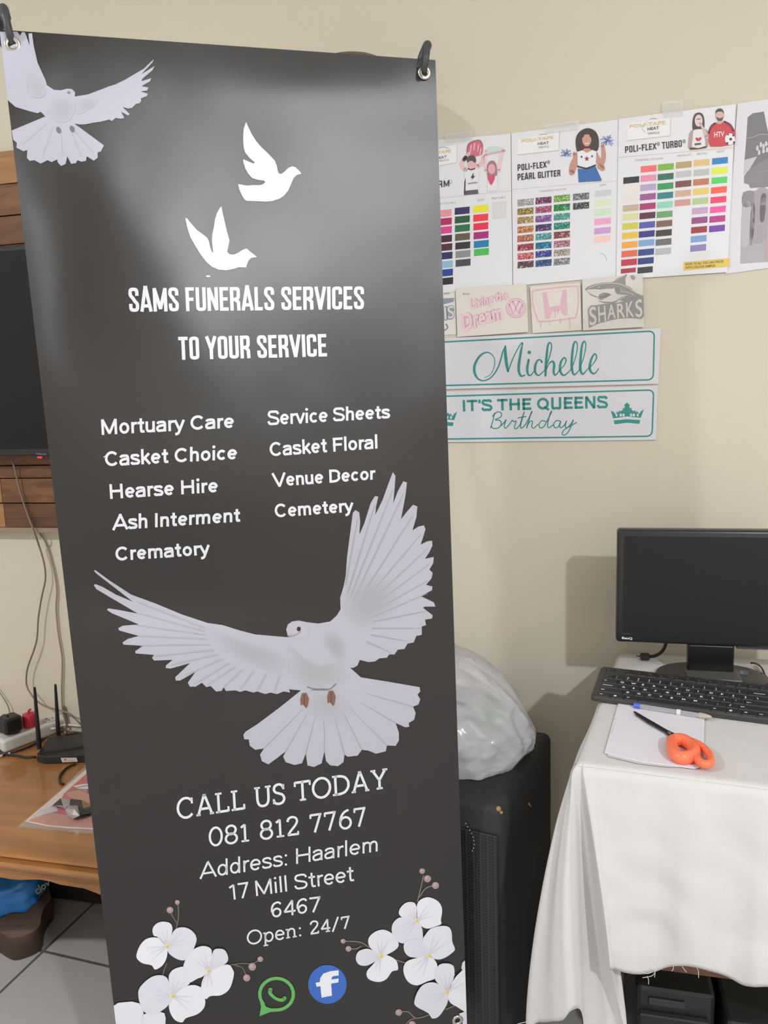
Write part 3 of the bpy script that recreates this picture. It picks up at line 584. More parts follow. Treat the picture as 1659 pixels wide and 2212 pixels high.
# --- two flat white dove marks
z = Z(380, 240, 5.53)
p = BP(); p.poly(z([(838,128),(860,180),(900,265),(960,360),(1020,430),(1100,505),(1180,590),(1205,650),(1215,710),(1230,745),(1255,752),(1300,722),(1340,680),(1390,660),(1430,672),(1475,715),(1500,748),(1440,765),(1405,800),(1380,860),(1340,950),(1290,1010),(1240,1045),(1150,1075),(1080,1082),(840,1072),(815,1050),(780,990),(755,930),(742,872),(790,880),(850,890),(920,884),(1000,885),(1040,875),(1068,848),(1050,830),(980,822),(910,800),(865,750),(830,690),(805,610),(803,575),(930,628),(940,612),(880,560),(830,500),(812,450),(805,380),(803,300),(810,210)]), WHT, 0)
p.build('printed_dove_mark', sheet)
p = BP(); p.poly(z([(545,1140),(555,1200),(580,1310),(605,1420),(640,1545),(625,1620),(612,1680),(640,1710),(690,1715),(740,1695),(800,1655),(845,1642),(900,1690),(970,1742),(900,1755),(870,1780),(850,1825),(838,1868),(750,1865),(690,1885),(600,1902),(510,1895),(430,1860),(370,1810),(300,1720),(230,1610),(170,1500),(135,1390),(112,1280),(130,1278),(180,1340),(250,1420),(320,1470),(375,1515),(395,1560),(410,1630),(435,1695),(445,1680),(435,1600),(430,1530),(435,1470),(455,1380),(465,1300),(490,1220),(525,1155)]), WHT, 0)
p.ellipse(*z([(385, 1973)])[0], 5.0, 2.0, (236, 236, 240), 0, n=12)
p.build('printed_dove_mark', sheet)
# --- lettering
def letters(name, items):
    for it in items:
        q = BP()
        if name.startswith('heading'): cond_px(q, it[0], it[1], it[2], WHT, 0, 0.05)
        else: sans_px(q, it[0], it[1], it[2], WHT, 0, 0.0)
        q.build(name, sheet)
letters('heading_lettering', [
 ('SAMS FUNERALS SERVICES', [(280.4,621.4),(782.5,618.8),(782.5,667.8),(283.4,673.7)], 7.4),
 ('TO YOUR SERVICE', [(384.6,727.7),(704.5,721.4),(706.6,769.9),(386.8,777.5)], 7.4)])
letters('service_list_lettering', [
 ('Mortuary Care', [(220.9,905.7),(502.8,894.3),(502.8,923.9),(222.6,939.5)], 5.6),
 ('Casket Choice', [(228.5,975.2),(510,962.3),(509.1,991.8),(230.4,1007.4)], 5.6),
 ('Hearse Hire', [(236.1,1046.2),(467.8,1033.6),(468.2,1063.1),(238.2,1077.9)], 5.6),
 ('Ash Interment', [(244.6,1113.8),(518.8,1098.1),(518.8,1126.8),(244.6,1145.4)], 5.6),
 ('Crematory', [(251.7,1181.3),(450,1169.5),(452.2,1198.1),(252.6,1211.6)], 5.6),
 ('Service Sheets', [(579.2,887.2),(840.3,875.4),(840.3,903.2),(580,918.8)], 5.2),
 ('Casket Floral', [(584.2,955.5),(812.1,939.5),(812.9,969),(585.9,985.9)], 5.2),
 ('Venue Decor', [(588.4,1022.2),(810.8,1008.7),(810.8,1035.7),(591,1051.7)], 5.2),
 ('Cemetery', [(595.2,1088.4),(760.6,1078.7),(762.3,1105.3),(596.9,1118)], 5.2)])
p = BP(); p.ribbon([(224, 987.5), (230, 983)], 1.5, WHT, 0, smooth=0); p.build('printed_stray_mark', sheet)
p = BP(); p.strokes(slab('CALL US TODAY'), [(383,1726.5),(836.5,1660),(838.5,1701.5),(385.5,1768.5)], 5.4, WHT); p.build('contact_lettering', sheet)
p = BP(); p.strokes(slab('081 812 7767'), [(452.5,1789.5),(786.5,1743.5),(789,1784),(454,1827.5)], 4.9, WHT); p.build('contact_lettering', sheet)
p = BP(); sans_px(p, 'Address: Haarlem', [(432.1,1864.6),(813.6,1806.7),(813.6,1839.2),(432.8,1898.8)], 4.2, WHT, 0, 0.0); p.build('contact_lettering', sheet)
p = BP(); sans_px(p, '17 Mill Street', [(494.6,1910.8),(763.2,1870.5),(764.8,1903),(497.9,1944.4)], 4.2, WHT, 0, 0.0); p.build('contact_lettering', sheet)
p = BP(); sans_px(p, '6467', [(586.7,1949.2),(689.9,1936.2),(689.9,1968.8),(588,1982.8)], 4.2, WHT, 0, 0.0); p.build('contact_lettering', sheet)
p = BP(); p.strokes(slab('Open: 24/7'), [(534.5,2012),(753,1978.5),(754.5,2005),(535.5,2040.5)], 3.7, WHT); p.build('contact_lettering', sheet)
# --- orchids
P1, P2, P3 = (224, 224, 232), (217, 217, 227), (230, 230, 237)
VEIN, STEM, BUD, HEART = (211, 211, 221), (128, 118, 108), (168, 142, 146), (222, 196, 96)
def orchid(q, z, center, petals, lay):
    cs = (P1, P2, P3)
    for i, pt in enumerate(petals):
        q.poly(z(pt), cs[i % 3], lay + i % 2, 3)
        far = max(pt, key=lambda a: (a[0]-center[0])**2 + (a[1]-center[1])**2)
        for k in (-0.35, 0.0, 0.35):
            dx, dy = far[0]-center[0], far[1]-center[1]
            q.ribbon(z([center, (center[0] + 0.62*(dx - k*dy), center[1] + 0.62*(dy + k*dx))]), [2.4, 0.5], VEIN, lay + 2, smooth=0, caps=False)
    q.ellipse(*z([center])[0], 5.2, 4.6, (236, 224, 170), lay + 3, n=14); q.ellipse(*z([(center[0] + 4, center[1] + 3)])[0], 3.2, 3.2, HEART, lay + 4, n=12)
def sprig(q, z, lines, buds, c=STEM):
    for l in lines: q.ribbon(z(l), 2.4, c, 0)
    for x, y, r in buds: q.ellipse(*z([(x, y)])[0], r / 3.6, r / 3.6, BUD, 1, n=14); q.ellipse(*z([(x - r * .2, y - r * .2)])[0], r / 7.5, r / 7.5, (188, 164, 166), 2, n=10)
z = Z(200, 1820, 3.77)
p = BP()
sprig(p, z, [[(680,705),(700,600),(695,495)], [(685,655),(655,605),(630,555)], [(605,985),(585,1030),(573,1078)], [(1115,1000),(1200,985),(1300,985),(1350,962)], [(1160,1000),(1220,1020),(1250,1085)]], [(690,487,19), (630,550,26), (1365,950,22), (1300,1012,30), (1255,1102,28)], (112, 106, 94))
orchid(p, z, (605,845), [[(605,845),(530,770),(500,760),(487,720),(500,680),(540,650),(590,645),(635,660),(650,700),(640,760)], [(605,845),(640,760),(670,710),(720,690),(780,700),(830,740),(847,790),(830,850),(790,930),(745,960),(690,950),(640,920),(615,890)], [(605,845),(550,785),(490,772),(430,790),(385,840),(358,910),(365,950),(410,985),(480,1000),(510,1035),(570,1000),(605,930)]], 2)
orchid(p, z, (650,1250), [[(650,1250),(620,1110),(640,1050),(690,1020),(750,1015),(780,1080),(790,1150),(720,1190)], [(650,1250),(620,1130),(590,1090),(540,1080),(480,1095),(420,1140),(380,1190),(372,1240),(385,1310),(420,1380),(500,1400),(570,1365),(620,1320)], [(650,1250),(740,1180),(820,1160),(880,1180),(900,1230),(918,1290),(905,1350),(850,1400),(760,1430),(730,1465),(670,1445),(630,1380),(622,1310)]], 3)
orchid(p, z, (945,1045), [[(945,1045),(965,960),(970,880),(940,850),(890,843),(830,865),(780,910),(750,970),(740,1020),(775,1080),(790,1140),(850,1110),(900,1090)], [(945,1045),(960,960),(985,880),(1020,865),(1075,875),(1103,930),(1095,975),(1040,1010)], [(945,1045),(1040,1005),(1110,995),(1145,1040),(1150,1080),(1130,1160),(1100,1210),(1040,1245),(960,1250),(920,1275),(885,1200),(895,1120)]], 5)
p.poly(z([(170,1330),(210,1305),(320,1295),(380,1310),(410,1350),(415,1400),(470,1380),(540,1375),(585,1390),(595,1430),(590,1560),(185,1560)]), P1, 2)
p.ribbon(z([(410,1400),(400,1470),(390,1540)]), 1.6, VEIN, 3)
p.build('printed_orchid_spray', sheet)
z = Z(540, 1860, 3.456)
p = BP()
sprig(p, z, [[(1250,300),(1275,200),(1295,110)], [(1265,270),(1310,205),(1370,182)], [(890,645),(820,605),(700,598)], [(830,635),(790,655),(740,655)], [(1090,738),(1165,762)], [(1460,1108),(1530,1080)], [(1335,1150),(1240,1172),(1180,1125),(1115,1128)], [(1240,1172),(1190,1190),(1150,1240)]], [(1285,75,22), (1325,132,28), (1385,182,28), (695,598,19), (735,655,23), (1110,1130,26), (1210,1220,28)])
orchid(p, z, (1245,445), [[(1245,445),(1240,330),(1200,305),(1150,320),(1115,365),(1115,400),(1150,425)], [(1245,445),(1150,420),(1100,430),(1065,470),(1058,520),(1075,580),(1120,610),(1180,615),(1230,590),(1285,600),(1290,540),(1280,490)], [(1245,445),(1245,340),(1265,295),(1320,270),(1380,285),(1420,320),(1435,370),(1425,440),(1428,470),(1380,490),(1330,505),(1285,490)]], 2)
orchid(p, z, (975,710), [[(975,710),(900,650),(882,600),(895,560),(940,525),(995,512),(1045,530),(1075,560),(1108,610),(1100,650),(1040,690)], [(975,710),(900,660),(850,658),(805,680),(790,730),(810,770),(850,782),(900,770)], [(975,710),(910,780),(875,820),(872,860),(900,890),(965,903),(1020,880),(1060,825),(1100,815),(1105,790),(1090,740),(1030,705)]], 2)
orchid(p, z, (1335,705), [[(1335,705),(1290,600),(1310,550),(1350,505),(1420,485),(1480,490),(1505,530),(1510,600),(1530,655),(1515,680),(1460,720),(1400,735)], [(1335,705),(1220,720),(1170,700),(1148,655),(1155,610),(1200,590),(1290,590)], [(1335,705),(1240,725),(1170,750),(1145,800),(1155,860),(1190,910),(1250,928),(1320,900),(1390,870),(1400,790),(1380,740)]], 5)
orchid(p, z, (1470,980), [[(1470,980),(1400,910),(1380,870),(1400,790),(1440,765),(1500,770),(1525,800),(1520,880)], [(1470,980),(1390,910),(1310,915),(1260,960),(1228,1040),(1240,1085),(1330,1135),(1360,1175),(1410,1160),(1460,1090),(1478,1040)], [(1470,980),(1520,890),(1560,840),(1625,815),(1630,1110),(1540,1085),(1490,1050)]], 7)
p.poly(z([(1640,745),(1600,745),(1585,760),(1578,800),(1590,825),(1640,830)]), P1, 2)
p.poly(z([(1560,1140),(1640,1110),(1640,1250),(1590,1250),(1585,1190)]), P2, 2)
p.build('printed_orchid_spray', sheet)
# --- two round app marks
p = BP(); G = (98, 178, 96)
ccx, ccy, ra, rb = 597.4, 2147.5, 36.3, 34.2
ring = [(ccx + ra * math.cos(a), ccy + rb * math.sin(a)) for a in (math.radians(112 + 316 * k / 40) - math.radians(0) for k in range(41))]
ring = [(ccx + ra * math.cos(math.radians(d)), ccy + rb * math.sin(math.radians(d))) for d in [98 - 1] + list(range(90, -221, -10))]
p.ribbon(ring, 7.0, G, 0, smooth=0, caps=False)
p.poly([(561.0,2160.0),(566.5,2157.5),(574.0,2174.0),(583.0,2177.8),(594,2178.5),(594,2185.5),(584,2186),(560.5,2195.2),(564.0,2175.0)], G, 1)
z = Z(540, 1860, 3.456)
p.ribbon(z([(152,960),(150,985),(170,1010),(205,1032),(240,1038),(258,1024)]), [8.5, 7.5, 6.5, 6.5, 7.5, 8.5], G, 1)
p.build('printed_phone_bubble_mark', sheet)
p = BP()
p.ellipse(707.2, 2126.4, 41.5, 42, (58, 106, 190), 0, n=48)
p.poly(z([(662,815),(662,855),(628,858),(612,866),(607,884),(662,876),(660,906),(606,915),(612,1005),(535,1020),(525,934),(497,939),(490,909),(522,903),(525,873),(548,840),(600,822)]), (232, 233, 240), 1)
p.build('printed_round_letter_mark', sheet)

# --- grommets, hooks, poles
CHR = M('chrome_grommet', (210, 208, 200), 0.22, 1.0)
DARKH = M('dark_hole_shade', (28, 28, 28), 0.8)  # flat dark discs carry the shade inside a hole
POLE = M('dark_grey_pole_plastic', (62, 66, 68), 0.42)
def grommet(px, r):
    c = on_banner(px, 0.0); g = MB()
    u = BN.orthogonal().normalized(); w_ = BN.cross(u)
    rows = []
    for k in range(25):
        a = 2 * math.pi * k / 24; rad = u * math.cos(a) + w_ * math.sin(a)
        rows.append([c + rad * (r + 0.0032 * math.cos(b)) + BN * (0.0012 + 0.0018 * math.sin(b)) for b in (2 * math.pi * j / 10 for j in range(10))])
    g.grid(rows, CHR, closed=True)
    o = g.build('grommet', bs, smooth=True)
    h_ = MB(); h_.recalc = False
    vs = [c + BN * 0.0009 + (u * math.cos(a) + w_ * math.sin(a)) * r for a in (2 * math.pi * k / 24 for k in range(24))]
    h_.add(vs, [tuple(range(24))], DARKH); h_.build('eyelet_shade_disc', o)  # sheet is not pierced: dark disc painted in for the eyelet's shade
    return c
G2 = grommet((916.5, 157.5), 0.0072); G1 = grommet((27, 97), 0.0078); G3 = grommet((988, 2203), 0.0075)
G4P = BTL + BV + (BBR - BTR - BV) + BU.normalized() * 0.022 - BV.normalized() * 0.024
def bpt(px, off): return on_plane(px, BN, BD + off)
hk = MB(); hk.tube(cat([bpt((905,150),-0.016), bpt((913,122),-0.014), bpt((922,101),-0.006)], 6), 0.0068, POLE, 12)
hk.tube(cat([bpt((922.2,100.5),-0.006), bpt((923.5,98),0.003), bpt((921.5,118),0.011), bpt((919,138),0.009), bpt((915.5,154),0.0035)], 6), [0.0068]*4 + [0.0062]*4 + [0.0048]*17, POLE, 12)
hook_r = hk.build('hook', bs, smooth=True, angle=math.radians(60))
hk = MB(); hk.tube(cat([bpt((-6,70),-0.016), bpt((2,40),-0.012), bpt((6,24),-0.005)], 6), 0.0068, POLE, 12)
hk.tube(cat([bpt((6.2,23.5),-0.005), bpt((8,20),0.003), bpt((14,44),0.011), bpt((20,70),0.010), bpt((26,94),0.0035)], 6), [0.0068]*4 + [0.0064]*8 + [0.0050]*13, POLE, 12)
hook_l = hk.build('hook', bs, smooth=True, angle=math.radians(60))
hub = (BTL + BBR) / 2 - BN * 0.06
def rod(a, name, r=0.0045):
    MB().tube(cat([hub, (hub + a) / 2 - BN * 0.03, a.lerp(hub, 0.12) - BN * 0.026, a], 5), r, POLE, 10).build(name, bs, smooth=True, angle=math.radians(60))
rod(bpt((905,150),-0.016), 'upper_pole'); rod(bpt((-6,70),-0.016), 'upper_pole')
lowl = BTL + BV - BN * 0.02; lowr = BBR - BN * 0.02
for q, dx in ((lowl, -0.02), (lowr, 0.02)):
    foot = Vector((q.x + dx, q.y, 0.006)); rod(foot, 'lower_pole')
rear = hub - BN * 0.26; rear.z = 0.006; rear.x -= 0.03; rod(rear, 'rear_leg')
MB().lathe(hub - BN * 0.012, BN, [(0, 0), (0.028, 0), (0.03, 0.004), (0.03, 0.02), (0.026, 0.024), (0, 0.024)], POLE).build('hub', bs, smooth=True, angle=math.radians(40))
# ================================================================== PAPERS ON THE WALL
PAPER = M('white_glossy_card', (224, 224, 228), 0.4)
def WP(off, rough=0.5):
    return Print(lambda p, l: at_wall(p, off + l), rough=rough, lift=0.0, step=0.0003)
def sheet_on_wall(name, label, cat_, corners, mat, thick=0.0006, off=0.0015, group=None, curl=None):
    """a card of four corners (px) fixed to the wall; returns its root and the lift of its face"""
    ps = [at_wall(c, off) for c in corners]
    r = thing(name, label, cat_, sum(ps, Vector()) / 4 , group)
    MB().prism(ps, -WN * thick, mat).build('sheet', r)
    return r, off + thick + 0.0002
def sub(name, parent, off, fn, rough=0.5):
    q = WP(off, rough); fn(q); return q.build(name, parent)
def glitter(c):
    key = ('gl', tuple(c))
    if key in MATS: return MATS[key]
    m = bpy.data.materials.new('glitter_vinyl'); m.use_nodes = True; nt = m.node_tree; b = nt.nodes['Principled BSDF']
    tc = nt.nodes.new('ShaderNodeTexCoord'); v = nt.nodes.new('ShaderNodeTexVoronoi'); v.inputs['Scale'].default_value = 520
    nt.links.new(tc.outputs['Object'], v.inputs['Vector'])
    cr = nt.nodes.new('ShaderNodeValToRGB'); e = cr.color_ramp.elements
    e[0].color = rgb([x * 0.72 for x in c]); e[0].position = 0.2; e[1].color = rgb([min(255, x * 1.08 + 12) for x in c]); e[1].position = 0.85
    x = cr.color_ramp.elements.new(0.95); x.color = rgb([min(255, v_ * 0.4 + 150) for v_ in c])
    sp = nt.nodes.new('ShaderNodeSeparateColor'); nt.links.new(v.outputs['Color'], sp.inputs[0])
    nt.links.new(sp.outputs[0], cr.inputs['Fac']); nt.links.new(cr.outputs['Color'], b.inputs['Base Color']); b.inputs['Roughness'].default_value = 0.4
    MATS[key] = m; return m
def swatches(root, off, z, cols, w, h, slope, gl=False):
    for col in cols:
        for it in col:
            x, y, c = it[0], it[1], it[2]; ww = it[3] if len(it) > 3 else w; hh = it[4] if len(it) > 4 else h
            q = WP(off); a = z([(x, y), (x + ww, y + slope * ww), (x + ww - 2, y + slope * ww + hh), (x - 2, y + hh)])
            q.poly(a, glitter(c) if gl else c, 0); q.build('colour_swatch', root)
GR = (150, 150, 154); INK = (62, 60, 62); GOLD = (226, 200, 140)
TAPE = glassy('clear_tape', (232, 232, 232), 0.42, 0.25)

# ---- card with the cheering children
c1, o1 = sheet_on_wall('colour_swatch_card', 'white swatch card with two cheering children, half hidden behind the banner', 'swatch card', [(868,309),(1103,289),(1107,618),(868,641)], PAPER, off=0.002)
z = Z(900, 200, 4.1475)
def _(q):
    q.ribbon(z([(-130,980),(845,879)]), 0.8, (190, 188, 188), 0, smooth=0, caps=False)
    q.poly(z([(60,520),(360,465),(358,625),(60,680)]), (232, 232, 234), 0); q.ribbon(z([(60,682),(358,628),(362,468)]), 1.0, (198, 197, 198), 1, smooth=0)
sub('header_panel', c1, o1, _)
sub('logo_lettering', c1, o1, lambda q: (q.text('POLI-TAPE', z([(60,535),(308,508),(308,535),(60,566)]), GOLD, 3, 0.02), q.text('HEAT', z([(170,578),(270,560),(270,582),(170,602)]), (120,118,120), 3, 0.01), q.text('VINYLS', z([(190,606),(288,592),(288,608),(190,622)]), (150,148,150), 3), q.ribbon(z([(195,500),(235,488),(290,500)]), 0.8, GR, 3)))
sub('title_lettering', c1, o1, lambda q: (cond_px(q, 'THERM', z([(60,805),(288,782),(288,840),(60,868)]), 2.3, INK, 2), q.ellipse(*z([(304,797)])[0], 3.0, 4.2, GR, 2), q.ellipse(*z([(304,797)])[0], 2.2, 3.2, (220,220,224), 3)))
def headings(root, off, items):
    for txt, quad in items: sub('heading_lettering', root, off, lambda q: q.text(txt, quad, GR, 0))
headings(c1, o1, (('STANDARD COLOURS', z([(-60,1008),(350,978),(350,992),(-60,1024)])), ('NEON', z([(545,958),(602,950),(602,968),(545,976)])), ('PRINTABLE', z([(675,940),(795,930),(795,946),(675,958)]))))
def _(q):
    SK = (226, 192, 190)
    q.poly(z([(455,560),(450,480),(480,440),(545,425),(590,450),(592,540),(560,565),(500,575)]), (206, 112, 124), 1, 3)       # held bucket of confetti
    for a in ((490,470),(520,455),(555,465),(575,500),(480,520)): q.ribbon(z([a, (a[0] - 8, a[1] + 60)]), 2.2, (236, 190, 198), 2, smooth=0)
    q.ribbon(z([(450,540),(470,465),(560,425),(592,480)]), 2.0, (130, 110, 116), 2)
    q.ribbon(z([(438,690),(400,640),(438,580),(462,545)]), [9, 9, 8, 6], SK, 2); q.ribbon(z([(545,660),(588,620),(592,570)]), [9, 8, 6], SK, 2)
    q.ribbon(z([(425,600),(440,580)]), 8, (70, 62, 66), 3)
    q.poly(z([(430,700),(480,672),(525,672),(560,700),(548,880),(428,905)]), (226, 225, 229), 2); q.poly(z([(424,880),(548,868),(554,905),(424,918)]), (92, 92, 94), 3)
    q.poly(z([(428,800),(440,760),(436,905),(424,905)]), (58, 56, 60), 3)
    q.ellipse(*z([(492,640)])[0], 9.0, 11, (218, 178, 178), 3); q.poly(z([(455,630),(450,590),(480,562),(515,565),(532,600),(526,630),(500,612),(470,615)]), (84, 78, 84), 4, 2)
    q.ribbon(z([(462,682),(490,690),(520,680)]), 2.6, (70, 66, 70), 4)
    q.poly(z([(510,715),(484,765),(500,765),(492,785),(526,745),(508,748)]), (60, 62, 70), 4); q.ribbon(z([(465,815),(538,805)]), 3.0, (150, 148, 152), 4, smooth=0)
    q.ribbon(z([(625,700),(610,600),(622,520)]), [8, 7, 6], (236, 196, 204), 2); q.ribbon(z([(735,700),(750,600),(778,510)]), [8, 7, 6], (236, 196, 204), 2)
    q.poly(z([(610,540),(640,490),(720,480),(775,500),(770,540),(700,550),(640,560)]), (196, 216, 214), 1, 2); q.ribbon(z([(605,565),(660,545),(740,530),(790,520)]), 3.0, (226, 160, 178), 2)
    q.poly(z([(632,740),(630,660),(650,618),(690,610),(715,650),(720,740),(700,780),(655,780)]), (160, 124, 128), 2, 3)
    q.poly(z([(640,760),(720,745),(726,875),(632,885)]), (228, 224, 229), 3); q.ellipse(*z([(672,685)])[0], 8.0, 11, (232, 168, 178), 4)
    q.poly(z([(636,760),(650,738),(668,750),(690,735),(702,755),(692,790),(668,828),(645,795)]), (206, 84, 110), 5, 2)
sub('printed_children', c1, o1, _)
swatches(c1, o1, z, [[(180,1057,(226,150,155)),(182,1132,(180,30,95)),(182,1208,(215,60,145)),(184,1286,(60,35,45)),(186,1362,(80,30,60)),(188,1438,(30,45,90)),(190,1516,(140,185,215)),(192,1590,(35,65,145)),(194,1666,(40,40,42))],
  [(342,1034,(50,40,95)),(343,1112,(30,85,50)),(344,1190,(35,110,65)),(345,1268,(95,85,65)),(347,1346,(45,45,47)),(349,1422,(140,140,142)),(350,1500,(72,72,74))],
  [(508,1016,(230,225,40)),(508,1096,(235,60,70)),(509,1174,(225,45,75)),(511,1254,(165,35,120)),(513,1332,(20,125,170)),(514,1404,(75,185,85))],
  [(680,985,(214,211,211),126,150)]], 134, 62, -0.10)
# ---- glitter card
c2, o2 = sheet_on_wall('colour_swatch_card', 'white card of glittery swatches headed by a cheerleader waving pompoms', 'swatch card', [(1104.5,288),(1338,258),(1335,597),(1108.5,618)], PAPER, off=0.0018)
def _(q):
    q.ribbon(z([(855,868),(1800,790)]), 0.8, (190, 186, 184), 0, smooth=0, caps=False)
    q.poly(z([(905,420),(1280,350),(1280,518),(905,556)]), (232, 232, 234), 0); q.ribbon(z([(905,558),(1275,518),(1280,350)]), 1.2, (186, 184, 184), 1, smooth=0)
sub('header_panel', c2, o2, _)
sub('logo_lettering', c2, o2, lambda q: (q.text('POLI-TAPE', z([(940,418),(1225,385),(1225,412),(940,447)]), GOLD, 3, 0.02), q.text('HEAT', z([(1085,446),(1185,436),(1185,460),(1085,470)]), (108,106,110), 3, 0.012), q.text('VINYLS', z([(1092,482),(1185,474),(1185,490),(1092,500)]), (140,138,142), 3), q.ribbon(z([(1105,378),(1140,372),(1170,376)]), 0.8, GR, 3)))
sub('title_lettering', c2, o2, lambda q: (cond_px(q, 'POLI-FLEX', z([(908,644),(1160,616),(1162,670),(910,700)]), 2.3, INK, 2), cond_px(q, 'PEARL GLITTER', z([(908,728),(1283,692),(1283,748),(910,786)]), 2.3, INK, 2), q.ellipse(*z([(1182,622)])[0], 3.2, 4.2, GR, 2)))
headings(c2, o2, (('STANDARD COLOURS', z([(1105,878),(1340,856),(1340,870),(1105,894)])), ('NEON', Z(1280,200,4.377)([(65,868),(130,860),(130,878),(65,886)]))))
def _(q):
    SK = (196, 146, 128)
    z2 = Z(1280, 200, 4.377)
    for c_, r_ in ((z([(1342,545)])[0], 13), (z2([(140,450)])[0], 16)):
        for k in range(26):
            a = k * 2.39996; rr = r_ * (0.5 + 0.5 * random.random())
            q.ribbon([c_, (c_[0] + rr * 1.15 * math.cos(a), c_[1] + rr * 0.85 * math.sin(a))], 2.0, ((132, 150, 206), (222, 226, 238), (92, 106, 168), (190, 204, 232))[k % 4], 1, smooth=0)
    q.ribbon(z([(1455,545),(1400,640),(1390,715)]), [9, 12, 12], SK, 2); q.ribbon(z([(1390,715),(1420,640),(1415,545)]), [12, 9, 7], SK, 3)
    q.ribbon(z([(1600,545),(1635,620),(1665,680)]), [9, 12, 11], SK, 2); q.ribbon(z2([(70,700),(105,610),(95,500)]), [12, 10, 7], SK, 3)
    q.poly(z([(1430,500),(1425,420),(1450,360),(1500,325),(1550,320),(1605,350),(1632,420),(1625,510),(1570,545),(1530,500),(1490,545),(1450,545)]), (72, 62, 60), 3, 3)
    q.poly(z([(1440,530),(1490,515),(1525,540),(1570,512),(1612,528),(1603,650),(1520,672),(1442,660)]), (228, 228, 234), 4)
    q.poly(z([(1500,500),(1555,500),(1560,520),(1526,540),(1492,522)]), SK, 5)
    q.ellipse(*z([(1524,425)])[0], 9.8, 14, (204, 152, 136), 5); q.ribbon(z([(1510,452),(1526,460),(1542,452)]), 1.8, (240, 232, 230), 6)
    q.ribbon(z([(1492,392),(1500,372),(1548,368),(1558,392)]), 3, (72, 62, 60), 6)
    q.poly(z([(1445,680),(1520,690),(1602,660),(1655,775),(1655,790),(1452,802)]), (62, 108, 172), 4); q.ribbon(z([(1443,660),(1520,682),(1602,650)]), 3.0, (46, 44, 52), 5, smooth=0)
    st = lambda cx_, cy_, r_, c_: q.poly([(cx_ + (r_ if k % 2 == 0 else r_ * .42) * math.sin(k * math.pi / 5), cy_ - (r_ if k % 2 == 0 else r_ * .42) * math.cos(k * math.pi / 5)) for k in range(10)], c_, 6)
    st(*z([(1525,592)])[0], 6, (176, 42, 62)); st(*z([(1478,575)])[0], 3.2, (50, 60, 100)); st(*z([(1572,570)])[0], 3.2, (50, 60, 100))
sub('printed_cheerleader', c2, o2, _)
swatches(c2, o2, z, [[(905,960,(172,172,176)),(904,1040,(150,132,50)),(904,1118,(176,146,90)),(904,1202,(190,122,65)),(904,1282,(176,98,68)),(905,1362,(158,52,60)),(905,1442,(206,98,102)),(905,1517,(95,60,70))],
  [(1066,943,(115,45,95)),(1066,1024,(165,70,110)),(1066,1106,(130,85,155)),(1066,1186,(75,50,110)),(1066,1266,(82,158,166)),(1066,1346,(20,122,158)),(1066,1422,(50,65,152)),(1066,1504,(45,85,138))],
  [(1230,924,(116,172,76)),(1230,1006,(30,130,70)),(1230,1088,(76,156,138)),(1230,1170,(20,134,112)),(1230,1250,(132,60,60)),(1230,1332,(174,116,132)),(1230,1410,(172,164,148)),(1229,1490,(132,132,134))],
  [(1402,908,(112,117,120)),(1402,991,(62,62,64))]], 144, 60, -0.095, gl=True)
swatches(c2, o2, Z(1280, 200, 4.377), [[(22,930,(198,205,208)),(22,1018,(216,226,188)),(20,1105,(202,224,192)),(18,1196,(236,162,202)),(17,1284,(202,154,207)),(15,1362,(246,198,188))]], 156, 58, -0.10)
sub('pen_scribble', c2, o2, lambda q: q.ribbon(Z(1280,200,4.377)([(72,1525),(100,1528),(125,1555),(132,1590)]), 0.9, (150, 148, 150), 0))
# ---- long card with footballer
c3, o3 = sheet_on_wall('colour_swatch_card', 'tall white swatch card headed by a woman and a red-shirted footballer', 'swatch card', [(1336.5,257),(1589.5,225),(1571,588),(1331,604)], PAPER, off=0.004)
z = Z(1280, 200, 4.377)
def _(q):
    q.ribbon(z([(246,612),(1338,524)]), 0.9, (186, 182, 180), 0, smooth=0, caps=False); q.poly(z([(915,540),(1335,505),(1335,518),(915,553)]), (228, 208, 186), 0)
    q.poly(z([(330,300),(738,235),(738,405),(330,452)]), (232, 232, 234), 0); q.ribbon(z([(325,455),(735,407),(740,240)]), 1.2, (190, 186, 178), 1, smooth=0)
sub('header_panel', c3, o3, _)
sub('logo_lettering', c3, o3, lambda q: (q.text('POLI-TAPE', z([(350,305),(690,262),(690,296),(350,334)]), GOLD, 3, 0.02), q.text('HEAT', z([(520,330),(628,318),(628,346),(520,358)]), (84,82,86), 3, 0.014), q.text('VINYLS', z([(520,378),(632,367),(632,386),(520,398)]), (120,118,122), 3), q.ribbon(z([(540,252),(575,243),(610,248)]), 0.9, GR, 3), q.ribbon(z([(500,372),(475,350),(480,310),(520,270)]), 0.7, (190,188,190), 3)))
sub('title_lettering', c3, o3, lambda q: (cond_px(q, 'POLI-FLEX', z([(312,508),(600,476),(600,534),(314,570)]), 2.3, INK, 2), cond_px(q, 'TURBO', z([(655,468),(838,448),(840,512),(658,534)]), 2.3, INK, 2), q.ellipse(*z([(622,484)])[0], 3.4, 4.2, GR, 2), q.ellipse(*z([(866,460)])[0], 3.4, 4.4, GR, 2)))
headings(c3, o3, (('STANDARD COLOURS', z([(398,632),(668,612),(668,630),(398,652)])), ('METALLIC', z([(800,592),(932,576),(932,594),(800,610)])), ('SPECIAL', z([(985,572),(1085,562),(1085,580),(985,592)])), ('NEON', z([(1175,550),(1245,542),(1245,562),(1175,572)]))))
